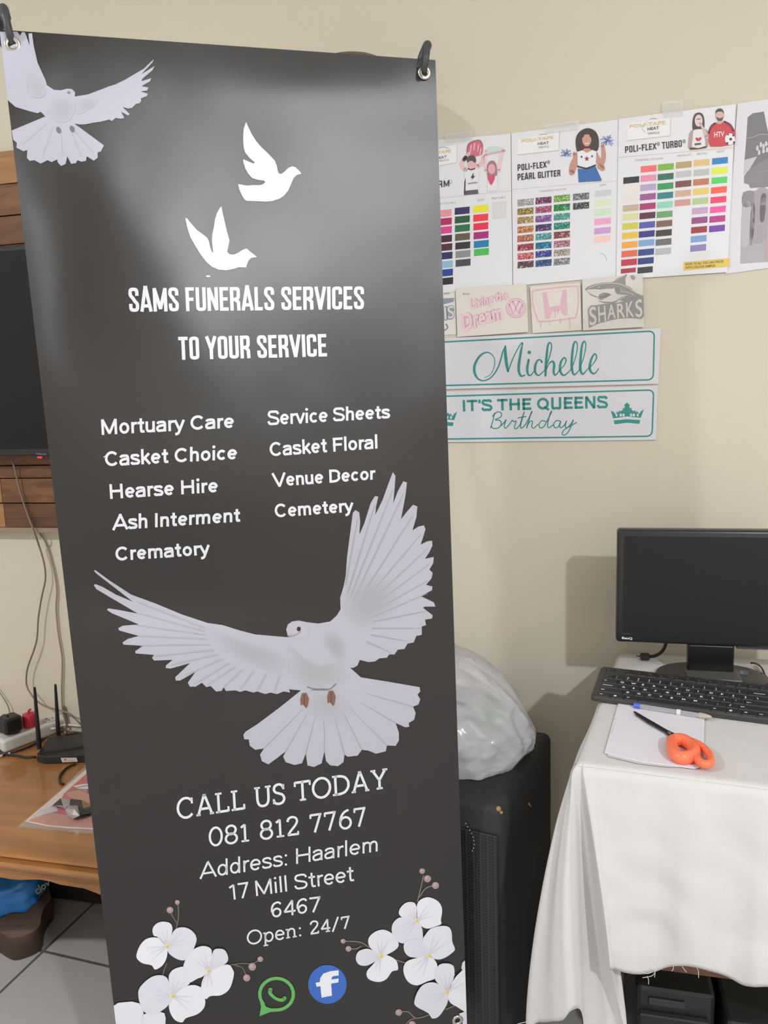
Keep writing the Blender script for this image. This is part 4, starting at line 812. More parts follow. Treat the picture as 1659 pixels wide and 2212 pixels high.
def _(q):
    q.poly(z([(945,340),(946,260),(965,205),(1005,188),(1042,205),(1058,260),(1056,340),(1030,360),(965,365)]), (82, 72, 72), 1, 3)
    q.poly(z([(915,390),(950,352),(1050,345),(1095,372),(1095,490),(1075,515),(922,535),(905,490)]), (178, 156, 152), 2, 2)
    q.poly(z([(952,362),(975,350),(1035,345),(1060,365),(1066,505),(1000,525),(938,512),(948,420)]), (226, 224, 226), 3); q.poly(z([(965,480),(1025,474),(1028,492),(965,500)]), (96, 96, 98), 4)
    q.poly(z([(970,432),(985,424),(1002,432),(1018,420),(1032,430),(1022,450),(1004,460),(984,455)]), (186, 70, 84), 4); q.poly(z([(920,520),(1000,526),(1078,505),(1080,520),(1000,534),(922,540)]), (66, 62, 62), 4)
    q.ellipse(*z([(1003,265)])[0], 8.4, 13, (226, 206, 200), 3); q.ribbon(z([(1075,420),(1050,350),(1015,290)]), [8, 6, 5], (206, 184, 178), 4); q.ribbon(z([(985,252),(1020,248)]), 1.6, (96, 84, 84), 4)
    q.poly(z([(1098,400),(1108,325),(1150,288),(1250,272),(1310,300),(1352,385),(1345,470),(1320,492),(1115,512)]), (204, 68, 80), 2, 2)
    q.ribbon(z([(1155,292),(1118,330),(1100,380)]), 4.5, (118, 56, 72), 3); q.ribbon(z([(1250,276),(1305,310),(1330,360)]), 4.5, (118, 56, 72), 3)
    q.poly(z([(1172,290),(1205,300),(1235,280),(1230,255),(1180,262)]), (206, 172, 160), 3); q.ellipse(*z([(1203,210)])[0], 9, 13, (210, 178, 168), 4)
    q.poly(z([(1165,200),(1168,168),(1195,150),(1225,155),(1240,180),(1240,205),(1228,180),(1180,182)]), (84, 72, 68), 5, 2); q.poly(z([(1172,228),(1190,240),(1218,240),(1236,225),(1228,258),(1205,268),(1182,258)]), (96, 80, 76), 5, 2)
    q.text('HTV', z([(1150,372),(1245,366),(1245,416),(1150,424)]), (236, 230, 228), 4, 0.02); q.ribbon(z([(1188,320),(1186,350)]), 1.2, (210, 140, 80), 4, smooth=0); q.ribbon(z([(1212,318),(1210,348)]), 1.2, (210, 140, 80), 4, smooth=0)
    q.ellipse(*z([(1300,440)])[0], 11, 12.4, (232, 232, 234), 5)
    for a in ((1306,440,3.2),(1275,478,2.4),(1338,470,2.4),(1330,405,2.2),(1282,398,2.0)): q.ellipse(*z([a[:2]])[0], a[2], a[2], (52, 54, 56), 6, n=6)
sub('printed_athletes', c3, o3, _)
swatches(c3, o3, z, [
 [(292,804,(50,50,50)),(290,890,(232,221,212)),(289,978,(230,219,213)),(287,1068,(196,173,146)),(285,1152,(216,213,160)),(283,1240,(206,200,80)),(281,1328,(230,190,70)),(277,1416,(236,166,70)),(274,1500,(220,106,76)),(271,1582,(190,55,75)),(268,1668,(166,55,75),142,44)],
 [(456,698,(236,112,106)),(454,786,(225,146,176)),(452,873,(179,163,200)),(449,962,(160,85,150)),(447,1052,(166,55,110)),(445,1140,(90,45,65)),(442,1228,(85,90,166)),(438,1314,(60,55,125)),(435,1398,(122,166,206)),(432,1486,(45,75,136)),(429,1568,(45,65,126)),(426,1655,(55,57,62),144,58)],
 [(619,680,(125,181,66)),(617,772,(50,110,90)),(615,862,(45,155,85)),(613,950,(40,130,136)),(610,1038,(142,211,186)),(607,1128,(110,161,106)),(604,1216,(125,95,80)),(600,1304,(65,58,52)),(597,1390,(105,111,110)),(593,1478,(179,183,186))],
 [(788,660,(180,160,116)),(786,748,(190,193,196)),(784,840,(125,75,70)),(781,930,(205,171,146)),(777,1018,(206,151,146))],
 [(957,640,(221,191,126)),(955,732,(185,191,189)),(952,822,(190,121,96)),(949,912,(226,201,111)),(945,1002,(176,201,146)),(941,1094,(196,160,196)),(937,1184,(150,75,131)),(933,1274,(156,55,66)),(929,1360,(126,160,206)),(925,1446,(140,131,186))],
 [(1131,622,(50,130,196)),(1128,715,(221,233,70)),(1125,806,(86,211,101)),(1120,898,(246,96,75)),(1116,990,(236,65,106)),(1111,1082,(246,86,166)),(1106,1172,(186,50,136)),(1102,1262,(116,65,166))]], 150, 60, -0.098)
sub('yellow_footer', c3, o3, lambda q: q.poly(z([(860,1602),(1295,1565),(1293,1645),(858,1684)]), (228, 196, 92), 0))
sub('footer_lettering', c3, o3, lambda q: [q.text(a, z(b), (104, 88, 50), 1, 0.01) for a, b in (('SHOW TO ALL YOU CAN CREATE', [(876,1612),(1238,1584),(1238,1606),(876,1636)]), ('WITH COLOUR SAMPLES', [(876,1646),(1160,1624),(1160,1646),(876,1668)]))])
# ---- grey photo sheet at the frame's edge
c4, o4 = sheet_on_wall('photo_print', 'white sheet with faded grey photographs, cut off by the picture edge', 'photo print', [(1593,224),(1742,203),(1740,568),(1567,592)], M('white_copy_paper', (222, 221, 228), 0.6), off=0.0012)
z = Z(1560, 200, 5.263)
def _(q):
    q.poly(z([(290,280),(350,235),(475,215),(500,350),(560,620),(900,560),(900,1020),(520,1070),(320,1085),(300,1040),(250,1030),(250,950),(370,770),(255,765),(275,520)]), (122, 120, 124), 0)
    q.ribbon(z([(275,520),(350,505),(430,475),(520,478)]), 1.6, (170, 168, 170), 1)
    q.poly(z([(255,765),(400,725),(300,890),(245,930)]), (196, 195, 199), 1)
    q.poly(z([(250,950),(330,850),(560,730),(900,700),(900,1020),(520,1070),(320,1085),(300,1040),(250,1030)]), (136, 131, 138), 1)
    for k, (x, y) in enumerate(((400,630),(440,590),(470,610),(500,580),(420,680),(470,660),(510,650))): q.poly(z([(x-16,y+26),(x-10,y-24),(x+8,y-28),(x+18,y+10),(x+4,y+30)]), (206, 204, 208), 2)
    q.ribbon(z([(420,905),(480,890),(540,880)]), 1.2, (160, 156, 160), 2)
sub('upper_photo', c4, o4, _)
def _(q):
    q.poly(z([(235,1130),(900,1045),(900,1900),(205,1945),(215,1600)]), (176, 172, 178), 0)
    for pts, c in (([(240,1140),(360,1125),(350,1280),(235,1290)], (140,138,144)), ([(235,1290),(330,1280),(310,1700),(220,1720)], (186,182,188)), ([(370,1130),(520,1110),(500,1650),(330,1690),(350,1400)], (164,158,166)), ([(330,1300),(375,1290),(350,1690),(310,1700)], (146,142,148)), ([(440,1180),(500,1170),(480,1440),(430,1450)], (150,140,150)), ([(500,1640),(620,1630),(620,1900),(505,1910)], (190,160,172))):
        q.poly(z(pts), c, 1, 3)
sub('lower_photo', c4, o4, _)
def tape(px, parent, off=0.005, n=1):
    q = WP(off, 0.3); q.poly(px, TAPE, 0); return q.build('tape', parent)
tape(Z(900,200,4.1475)([(250,370),(498,345),(500,425),(255,448)]), c1); tape(Z(900,200,4.1475)([(1150,290),(1450,245),(1452,330),(1155,365)]), c2); tape(Z(1280,200,4.377)([(655,92),(852,70),(855,225),(662,245)]), c3)

# ---- heat-press transfers
BACKING = M('cream_backing_paper', (219, 213, 203), 0.55, bump=0.08, bscale=120)
PINK, PALE, GREY = (217, 178, 187), (226, 208, 210), (143, 141, 138)
t0, q0 = sheet_on_wall('transfer_sheet', 'cream transfer sheet with blue-grey outlined letters, peeping out beside the banner', 'transfer sheet', [(900,628),(983,622),(986,722),(905,728)], M('pale_backing_paper', (222, 218, 212), 0.55), off=0.001)
z = Z(920, 580, 3.19)
BG = (142, 146, 160)
sub('printed_design', t0, q0, lambda q: (q.poly(z([(60,215),(130,205),(195,202),(190,228),(150,240),(60,262)]), BG, 0), q.text('IS', z([(120,262),(196,250),(200,345),(126,360)]), BG, 1, 0.085), q.text('IS', z([(124,268),(192,256),(196,338),(130,352)]), (214, 212, 212), 2, 0.01), q.ribbon(z([(105,420),(130,425),(150,405),(140,385)]), 3.5, BG, 0), q.text('Pen', z([(128,165),(165,162),(165,178),(128,181)]), (120,116,116), 1)))
t1, q1 = sheet_on_wall('transfer_sheet', 'cream transfer sheet with pink words about a dream and a ring emblem', 'transfer sheet', [(984,624),(1137,614),(1141,717),(988,728)], BACKING, off=0.006)
def _(q):
    for lay, c, f in ((0, (206, 172, 180), 0.10), (1, (228, 200, 206), 0.03)):
        q.text('Living the', z([(300,208),(570,140),(575,205),(305,285)]), c, lay, f); q.text('Dream', z([(240,310),(520,240),(535,345),(255,440)]), c, lay, f)
    c = z([(620,272)])[0]
    q.ellipse(*c, 22, 22, (210, 176, 184), 0); q.ellipse(*c, 19.5, 19.5, (230, 206, 210), 1)
    q.ribbon([(c[0] + 16.5 * math.cos(a), c[1] + 16.5 * math.sin(a)) for a in (2 * math.pi * k / 24 for k in range(24))], 2.2, (212, 178, 186), 2, closed=True, smooth=0)
    q.ribbon([(c[0]-7, c[1]-14), (c[0], c[1]-1), (c[0]+7, c[1]-14)], 3.4, (208, 172, 181), 2, smooth=0); q.ribbon([(c[0]-14, c[1]-7), (c[0]-6, c[1]+12), (c[0], c[1]+1), (c[0]+6, c[1]+12), (c[0]+14, c[1]-7)], 3.4, (208, 172, 181), 2, smooth=0)
    q.text('Kim', z([(256,168),(300,166),(300,180),(256,182)]), (130,124,122), 1)
sub('printed_design', t1, q1, _)
t2, q2 = sheet_on_wall('transfer_sheet', 'cream transfer sheet with a dripping pink letter in a rounded frame', 'transfer sheet', [(1145,619),(1253,611),(1256.5,713),(1150.5,720)], BACKING, off=0.004)
def _(q):
    q.ribbon(z([(760,150),(1020,122),(1046,145),(1050,240),(1035,325),(1010,342),(800,366),(768,345),(740,260),(735,180)]), 3.6, PINK, 0, closed=True, smooth=4)
    q.ribbon(z([(775,175),(1005,148),(1022,165),(1028,240),(1015,305),(990,320),(815,340),(790,322),(765,250),(758,195)]), 1.2, (224, 200, 204), 0, closed=True, smooth=4)
    q.poly(z([(805,165),(830,162),(850,265),(925,255),(945,148),(968,145),(975,320),(948,322),(930,285),(870,292),(852,345),(826,345),(818,300)]), PINK, 1)
    for x, y0, y1 in ((790,365,405),(850,360,390),(890,290,335),(910,287,315),(925,350,378),(990,340,410)): q.ribbon(z([(x, y0), (x + 2, y1)]), [2.6, 1.4], PINK, 1, smooth=0)
sub('printed_design', t2, q2, _)
t3, q3 = sheet_on_wall('transfer_sheet', 'cream transfer sheet with a grey snarling shark above block letters', 'transfer sheet', [(1258,604),(1388,592),(1391,706),(1259,714)], M('grey_backing_paper', (212, 208, 201), 0.55, bump=0.08, bscale=120), off=0.0065)
z = Z(1240, 590, 9.217)
def _(q):
    q.poly(z([(215,320),(270,270),(400,220),(560,190),(780,175),(870,95),(1060,15),(1020,120),(1030,240),(1130,290),(1210,380),(1330,440),(1385,440),(1230,490),(1120,520),(1010,560),(900,540),(800,600),(620,600),(500,570),(455,490),(330,440)]), GREY, 0)
    L = (205, 201, 195)
    q.poly(z([(250,330),(290,325),(420,318),(520,330),(600,315),(760,310),(800,290),(850,420),(950,430),(1080,440),(950,470),(860,540),(760,575),(560,565),(480,545),(455,480),(590,390),(720,430),(560,520),(470,470),(340,420),(260,370)]), L, 1)
    q.poly(z([(480,470),(510,420),(590,388),(690,400),(745,432),(640,490),(540,540),(500,520)]), (128, 126, 124), 2)
    for x, y in ((505,455),(535,440),(565,430),(600,425),(520,520),(550,515),(585,500)): q.poly(z([(x-9,y-12),(x+9,y-12),(x,y+16)]), L, 3)
    q.ribbon(z([(290,300),(480,225),(700,200),(880,210),(1030,265),(1180,360)]), 1.4, L, 1); q.ribbon(z([(820,165),(930,80),(1020,40)]), 1.0, L, 1)
    q.poly(z([(470,290),(510,250),(500,285)]), L, 2)
    for x in (810, 850, 890, 930): q.ribbon(z([(x, 285), (x + 14, 335), (x + 8, 380)]), 1.0, GREY if x < 900 else L, 2)
    q.ribbon(z([(960,365),(1080,385),(1200,430)]), 1.2, L, 2); q.ribbon(z([(880,545),(960,490),(1010,470)]), 1.2, L, 2)
    # block letters over a grey backing shape
    q.poly(z([(275,720),(340,640),(430,640),(620,610),(850,590),(1000,555),(1200,500),(1380,440),(1382,560),(1390,690),(1392,860),(1340,915),(1210,895),(1050,895),(880,905),(700,945),(480,1005),(300,1090),(295,970),(285,850)]), GREY, 2)
    for ch, quad in (('S', [(298,690),(435,655),(455,1010),(312,1055)]), ('H', [(475,665),(620,640),(640,955),(490,985)]), ('A', [(655,640),(830,610),(830,900),(665,925)]), ('R', [(850,612),(1005,588),(1020,880),(862,898)]), ('K', [(1030,590),(1185,545),(1200,870),(1045,880)]), ('S', [(1215,560),(1355,500),(1365,870),(1225,875)])):
        q.text(ch, z(quad), L, 3, 0.012)
sub('printed_design', t3, q3, _)
sub('paper_clip', t3, q3, lambda q: q.poly(z([(1130,55),(1170,40),(1215,80),(1205,120),(1160,125)]), (150, 148, 138), 4, 3))

# ---- two name plates
TEAL = (44, 140, 134); PLATE = M('white_aluminium_plate', (213, 213, 219), 0.35)
def plate(label, corners, ring, off):
    r, o = sheet_on_wall('name_plate', label, 'name plate', corners, PLATE, thick=0.0025, off=off)
    sub('teal_border', r, o, lambda q: q.ribbon(ring, 3.3, TEAL, 0, closed=True, smooth=0))
    return r, o
def rr(tl, tr, br, bl, rad, n=5):
    P = [Vector(p) for p in (tl, tr, br, bl)]; out = []
    for i in range(4):
        a, b, c = P[i - 1], P[i], P[(i + 1) % 4]; u = (a - b).normalized() * rad; w = (c - b).normalized() * rad
        for k in range(n + 1):
            t = k / n; out.append(tuple((b + u) * (1 - t) ** 2 + b * 2 * t * (1 - t) + (b + w) * t * t))
    return out
n1, o1p = plate('white plate with one name in large teal script, above the birthday plate', [(800,738),(1427,709),(1422,829),(800,845)], rr((812,746.5),(1413.5,715),(1411,820.3),(812,837), 13), 0.002)
z = Z(920, 580, 3.19)
def _(q):
    S = lambda pts, w: q.ribbon(z(pts), [v * 1.22 for v in w], TEAL, 0, smooth=6)
    S([(405,752),(445,730),(472,670),(468,610),(425,578),(375,600),(338,660),(336,720),(362,762),(405,772),(455,745),(500,675),(530,575),(547,535)], [1.2,1.4,1.6,1.6,2.4,3.6,4.6,4.6,3.2,2.4,2.4,2.6,2.6,1.6])
    S([(547,535),(548,590),(556,660),(566,708)], [3.0,5.4,5.2,3.6]); S([(566,708),(600,620),(635,550),(660,512),(668,520)], [2.2,2.0,2.0,2.2,2.2])
    S([(666,516),(655,570),(642,650),(640,705),(655,740),(682,735)], [2.0,4.2,5.0,4.6,3.6,2.2])
    S([(708,630),(698,690),(704,728),(722,736),(750,700)], [4.0,4.4,3.6,2.4,1.6]); q.ellipse(*z([(712,578)])[0], 4.0, 3.8, TEAL, 0)
    S([(800,645),(785,628),(765,640),(752,680),(755,718),(778,736),(818,700)], [3.4,2.6,3.4,4.4,4.0,2.6,1.6])
    S([(818,700),(848,620),(866,545),(858,512),(842,525),(832,600),(826,680),(824,738)], [1.6,2.0,2.4,2.6,3.4,4.4,4.6,3.8]); S([(826,705),(850,655),(874,640),(884,665),(880,710),(892,735),(924,698)], [1.8,2.2,3.6,4.4,4.2,2.8,1.6])
    S([(924,698),(952,668),(966,632),(952,615),(930,645),(924,695),(938,730),(962,732),(1004,690)], [1.6,1.8,2.6,2.8,3.8,4.6,3.8,2.6,1.6])
    S([(1004,690),(1032,610),(1044,535),(1032,503),(1016,530),(1006,620),(1006,690),(1022,732),(1056,700)], [1.6,1.8,2.2,2.6,3.8,4.6,4.6,3.2,1.6])
    S([(1056,700),(1088,610),(1102,530),(1092,502),(1076,530),(1066,620),(1064,690),(1080,728),(1112,696)], [1.6,1.8,2.2,2.6,3.8,4.6,4.6,3.2,1.6])
    S([(1112,696),(1150,660),(1176,615),(1164,588),(1142,620),(1128,680),(1142,718),(1165,722),(1190,690)], [1.6,1.8,2.6,2.8,3.8,4.6,3.8,2.8,1.6])
sub('script_lettering', n1, o1p, _)
n2, o2p = plate('white plate wishing a queen happy birthday in teal, with crowns, lowest on the wall', [(800,850.5),(1421,833),(1417,950),(800,957)], rr((812,860.5),(1412,842.3),(1408.5,942.3),(812,950.5), 13), 0.002)
z = Z(940, 820, 3.318)
sub('block_lettering', n2, o2p, lambda q: sans_px(q, "IT\'S THE QUEENS", [(1001.8,864.2),(1310.7,854.8),(1310.7,881.8),(1002.7,888.8)], 5.4, TEAL, 0, 0.0))
def _(q):
    S = lambda pts: q.ribbon(z(pts), 2.3, TEAL, 0, smooth=6)
    S([(398,345),(415,290),(425,240)]); S([(412,262),(445,232),(474,240),(470,268),(430,288),(462,292),(474,315),(455,345),(420,350),(402,335)])
    S([(474,330),(500,300),(508,288),(495,330),(505,348),(535,318),(552,292),(562,302),(580,298),(568,345),(585,350),(610,320)])
    S([(610,320),(632,250),(640,232)]); S([(630,255),(612,330),(620,348),(650,320)]); S([(595,275),(650,264)])
    S([(650,320),(690,240),(694,228),(684,250),(656,348)]); S([(660,330),(682,298),(698,302),(692,335),(706,348),(735,322)])
    S([(790,300),(765,295),(745,318),(752,345),(778,338),(800,300)]); S([(800,300),(832,238),(834,226),(822,250),(806,320),(814,345),(845,325)])
    S([(898,298),(870,294),(850,318),(858,345),(882,338),(900,300),(892,330),(902,346),(930,322)])
    S([(930,322),(942,296),(932,330),(946,345),(975,315),(990,288),(972,340),(950,380),(925,398),(910,388),(925,360),(965,335),(1012,308)])
sub('script_lettering', n2, o2p, _)
def crown(q, dx, dy, sk=0.0):
    f_ = lambda pts: z([(x + dx, y + dy) for x, y in pts])
    q.poly(f_([(1280,292),(1375,284),(1470,290),(1464,317),(1375,309),(1286,321)]), TEAL, 0)
    q.poly(f_([(1276,278),(1258,222),(1280,232),(1292,250),(1304,226),(1312,238),(1318,222),(1332,226),(1346,216),(1340,204),(1356,206),(1360,186),(1352,184),(1375,164),(1398,184),(1390,186),(1396,206),(1412,202),(1406,214),(1420,226),(1434,220),(1440,236),(1448,224),(1462,246),(1474,228),(1496,212),(1474,274),(1375,264)]), TEAL, 0)
    for x in (1300, 1330, 1350, 1404, 1424, 1452): q.ellipse(*f_([(x, 254)])[0], 2.0 if x in (1300, 1452) else 2.6, 3.4, (213, 213, 219), 1, n=10)
sub('crown_emblem', n2, o2p, lambda q: crown(q, 0, 0)); sub('crown_emblem', n2, o2p, lambda q: crown(q, -1338, 17))

# ---- dark domed shade on the wall behind the banner: its crown peeps over the top edge
dp = on_plane((757, 126), WN, WD - 0.13)
r = thing('wall_lamp', 'dark brown domed lamp shade on the wall, only its crown peeping over the banner', 'lamp', Vector((dp.x, dp.y, dp.z - 0.06)) + WN * 0.13)
SHADE = M('dark_brown_enamel', (66, 52, 42), 0.4)
MB().lathe((dp.x, dp.y, dp.z - 0.052), ZU, [(0.0, 0.046), (0.104, 0.0), (0.108, -0.004), (0.108, 0.0), (0.094, 0.018), (0.070, 0.036), (0.036, 0.049), (0.0, 0.052)], SHADE, 40).build('shade', r, smooth=True, angle=math.radians(50))
MB().tube(cat([dp - ZU * 0.055, dp - ZU * 0.085 + WN * 0.02, dp - ZU * 0.085 + WN * 0.12], 6), 0.007, SHADE, 10).build('arm', r, smooth=True)
MB().lathe(dp - ZU * 0.085 + WN * 0.1295, -WN, [(0, 0), (0.035, 0), (0.033, 0.012), (0, 0.014)], SHADE, 24).build('wall_plate', r)
# ================================================================== LEFT: PLANK PANEL, TELEVISION, LOW TABLE
def wbox(mb, h0, h1, d0, d1, z0, z1, mat): return mb.box(wp((h0 + h1) / 2, (d0 + d1) / 2, (z0 + z1) / 2), (h1 - h0, d1 - d0, z1 - z0), mat, (WH, WN, ZU))
pan_off = 0.035
ph1 = hz((238, 760), pan_off)[0]; ph0 = ph1 - 1.32
zs = [hz((18, y), pan_off)[1] for y in (324, 397, 466, 529, 640, 760, 880)] + [hz((70, y), pan_off)[1] for y in (1005, 1033, 1087, 1140)]
r = thing('plank_wall_panel', 'reclaimed wooden plank panel on the wall behind the television', 'wall panel', wp((ph0 + ph1) / 2, WD, zs[-1]))
tones = [((146,104,62),(172,128,80)), ((98,64,38),(136,92,56)), ((84,54,32),(120,80,48)), ((110,74,44),(140,98,60)), ((100,66,40),(130,90,54)), ((110,74,44),(140,98,60)), ((92,60,36),(126,84,50)), ((88,56,34),(126,82,50)), ((92,58,34),(136,90,54)), ((74,46,28),(112,72,44))]
for i in range(len(zs) - 1):
    m_ = wood('plank_wood', *tones[i], rot=math.atan2(WH.y, WH.x), scale=5.0, rough=0.55, stretch=(1.6, 12, 12))
    cuts = [ph0, ph0 + 0.62 - 0.13 * (i % 3), ph1] if i < 8 else [ph0, hz((8, 1110), pan_off)[0] + 0.004 * (i % 2), ph1]
    for j in range(len(cuts) - 1):
        mm = m_ if j else wood('plank_wood', tones[0][0], tones[0][1], rot=math.atan2(WH.y, WH.x), scale=5.0, rough=0.55, stretch=(1.6, 12, 12)) if i >= 8 else m_
        wbox(MB(), cuts[j] + 0.0006, cuts[j + 1] - 0.0006, WD - pan_off - 0.002 * (i % 2), WD - 0.012, zs[i + 1] + 0.0012, zs[i] - 0.0012, mm).build('plank', r, bevel=0.0012)
for k in (0.2, 0.8):
    hh = ph0 + (ph1 - ph0) * k
    wbox(MB(), hh - 0.03, hh + 0.03, WD - 0.0118, WD - 0.0002, zs[-1] + 0.01, zs[0] - 0.01, M('batten_wood', (120, 84, 54), 0.6, var=0.15)).build('batten', r)
wbox(MB(), ph0, ph1, WD - pan_off, WD - 0.001, zs[-1] - 0.012, zs[-1], M('pale_cut_wood', (150, 132, 110), 0.6, var=0.12)).build('bottom_edge_strip', r)
# television
tv_off = 0.095
th1 = hz((192, 800), tv_off)[0]; th0 = th1 - 0.98
tz1 = hz((20, 530), tv_off)[1]; tz0 = hz((60, 984), tv_off)[1]
r = thing('television', 'black flat television hung on the plank panel, mostly hidden by the banner', 'television', wp((th0 + th1) / 2, WD - tv_off, tz0))
BLK = M('black_gloss_plastic', (22, 22, 22), 0.35)
TVD = WD - tv_off
wbox(MB(), th0, th1, TVD, TVD + 0.035, tz0, tz1, BLK).build('casing', r, bevel=0.003)
wbox(MB(), th0 + 0.012, th1 - 0.012, TVD - 0.0008, TVD - 0.0001, tz0 + 0.016, tz1 - 0.012, M('dark_screen_glass', (15, 15, 16), 0.3, spec=0.25)).build('screen', r)
wbox(MB(), th0 + 0.3, th1 - 0.3, TVD + 0.035, WD - pan_off - 0.0025, tz0 + 0.15, tz0 + 0.35, M('black_metal', (30, 30, 30), 0.5)).build('wall_bracket', r)
q = Print(lambda p, l: at_wall(p, tv_off + 0.0006 + l), rough=0.4, lift=0, step=0.0003)
q.text('Hisense', [(78,978.6),(100,979.2),(100,982.4),(78,981.8)], (128, 150, 142), 0, 0.02); q.build('logo_lettering', r)
lp = at_wall((86, 988), tv_off + 0.001)
MB().box(lp, (0.012, 0.003, 0.004), emit_mat('red_standby_light', (255, 30, 40), 1.6), (WH, WN, ZU)).build('standby_light', r, bevel=0.001)
wbox(MB(), lp.dot(WH) - 0.03, lp.dot(WH) + 0.03, TVD + 0.004, TVD + 0.02, tz0 - 0.008, tz0, BLK).build('sensor_lip', r)

# low table
TZ = 0.415
f0, f1 = at_z((0, 1838), TZ), at_z((211, 1864), TZ)
td0 = (f0.dot(WN) + f1.dot(WN)) / 2
tb0, tb1 = f0.dot(WH) - 0.42, f1.dot(WH) + 0.09
td1 = WD - 0.014
TW = wood('honey_table_wood', (140, 92, 48), (168, 116, 62), rot=math.atan2(WH.y, WH.x), scale=3.2, rough=0.32, stretch=(1.0, 8.0, 8.0), coat=0.3)
TW2 = wood('dark_table_wood', (58, 44, 34), (78, 58, 44), rot=math.atan2(WH.y, WH.x), scale=4, rough=0.5, stretch=(1.5, 8, 8))  # darkened to put the shade of the plinth's sides into the wood
r = thing('low_table', 'honey-coloured low wooden table with moulded edge and scalloped apron against the wall', 'table', wp((tb0 + tb1) / 2, (td0 + td1) / 2, 0))
# moulded top: profile swept along the front and both ends
prof = [(0.000, 0.0), (-0.004, -0.002), (-0.006, -0.007), (-0.001, -0.011), (0.000, -0.013), (-0.010, -0.016), (-0.013, -0.023), (-0.011, -0.029), (-0.003, -0.032), (0.006, -0.033)]
mb = MB()
def ringp(o_, zz): return [wp(tb0 - 0 + o_, td1, zz), wp(tb0 + o_, td0 + o_, zz), wp(tb1 - o_, td0 + o_, zz), wp(tb1 - o_, td1, zz)]
rows = [ringp(o_, TZ + dz) for o_, dz in prof]
mb.grid(rows, TW, closed=True)
mb.add(rows[0], [(0, 1, 2, 3)], TW); mb.add(rows[-1], [(3, 2, 1, 0)], TW)
mb.build('table_top', r, smooth=True, angle=math.radians(35))
# apron with a scalloped lower edge: depths read along the front
ad = td0 + 0.012
def apz(px): 
    q_ = on_plane(px, WN, ad); return q_.dot(WH), q_.z
edge = [apz(p_) for p_ in ((0,1895),(22,1899),(43,1901),(65,1900),(87,1900),(108,1904),(130,1911),(155,1915),(181,1919),(200,1926),(218,1933))]
zt = TZ - 0.033
left = [(tb0 + 0.012, zt - 0.11), (tb0 + 0.10, zt - 0.10), (tb0 + 0.2, zt - 0.06), (tb0 + 0.3, zt - 0.035)]
right = [(tb1 - 0.10, edge[-1][1] - 0.02), (tb1 - 0.012, edge[-1][1] - 0.06)]
low = [e for e in left if e[0] < edge[0][0] - 0.02] + edge + [e for e in right if e[0] > edge[-1][0] + 0.005]
poly = [wp(tb0 + 0.012, ad, zt), wp(tb1 - 0.012, ad, zt)] + [wp(h_, ad, z_) for h_, z_ in reversed(low)]
MB().prism(poly, WN * 0.02, TW).build('apron', r)
for hh in (tb0 + 0.012, tb1 - 0.034): wbox(MB(), hh, hh + 0.022, ad + 0.0205, td1 - 0.002, zt - 0.07, zt, TW).build('side_rail', r)
def leg(hh, dd):
    mb = MB(); pts = [wp(hh, dd, zt), wp(hh, dd - 0.004, zt - 0.08), wp(hh, dd + 0.006, 0.14), wp(hh, dd + 0.004, 0.05), wp(hh, dd - 0.002, 0.03), wp(hh, dd - 0.002, 0.0)]
    mb.tube(cat(pts, 5), [0.030]*6 + [0.026]*5 + [0.02]*5 + [0.024]*5 + [0.026]*5, TW2, 14); return mb.build('leg', r, smooth=True, angle=math.radians(50))
leg(tb0 + 0.055, ad + 0.055); leg(tb1 - 0.055, ad + 0.055); leg(tb1 - 0.055, td1 - 0.06); leg(tb0 + 0.055, td1 - 0.06)
# thick rounded plinth under the table: footprint taken on the floor
foot = [at_z(p_, 0) for p_ in ((118,1984),(103,2004),(96,2024),(94,2042),(85,2056),(61,2069),(33,2076),(17,2071),(0,2060))]
back = [foot[-1] + WH * -0.30, wp(foot[-1].dot(WH) - 0.30, 1.597, 0), wp(foot[0].dot(WH) - 0.06, 1.597, 0)] if foot[0].dot(WN) < 1.59 else [foot[-1] + WH * -0.30, foot[-1] + WH * -0.30 + WN * 0.12]
P0_ = cat(foot, 4) + back
PLZ = 0.058
def shrink(pl, k): 
    c_ = sum(pl, Vector()) / len(pl); return [c_ + (p_ - c_) * k for p_ in pl]
mb = MB(); nb = len(P0_)
rows = [[p_ + ZU * zz for p_ in shrink(P0_, k)] for k, zz in ((0.97, 0.0), (1.0, 0.006), (1.0, PLZ - 0.016), (0.985, PLZ - 0.004), (0.95, PLZ))]
mb.grid(rows, TW2, closed=True)
tt = tessellate_polygon([rows[-1]]); mb.add(rows[-1], [tuple(x) for x in tt], wood('lit_plinth_top', (116, 96, 80), (136, 112, 94), scale=6, rough=0.6)); mb.add(rows[0], [tuple(reversed(x)) for x in tt], TW2)  # top toned lighter than the sides, the light on it painted in
mb.build('plinth', r, smooth=True, angle=math.radians(40))

# unseen dark block added between plinth and top to deepen the shade there
wbox(MB(), tb0 + 0.16, tb1 - 0.10, 1.60, td1 - 0.004, 0.002, zt - 0.002, M('shade_block_black', (34, 30, 27), 0.7, var=0.15)).build('shade_block', r, bevel=0.004)

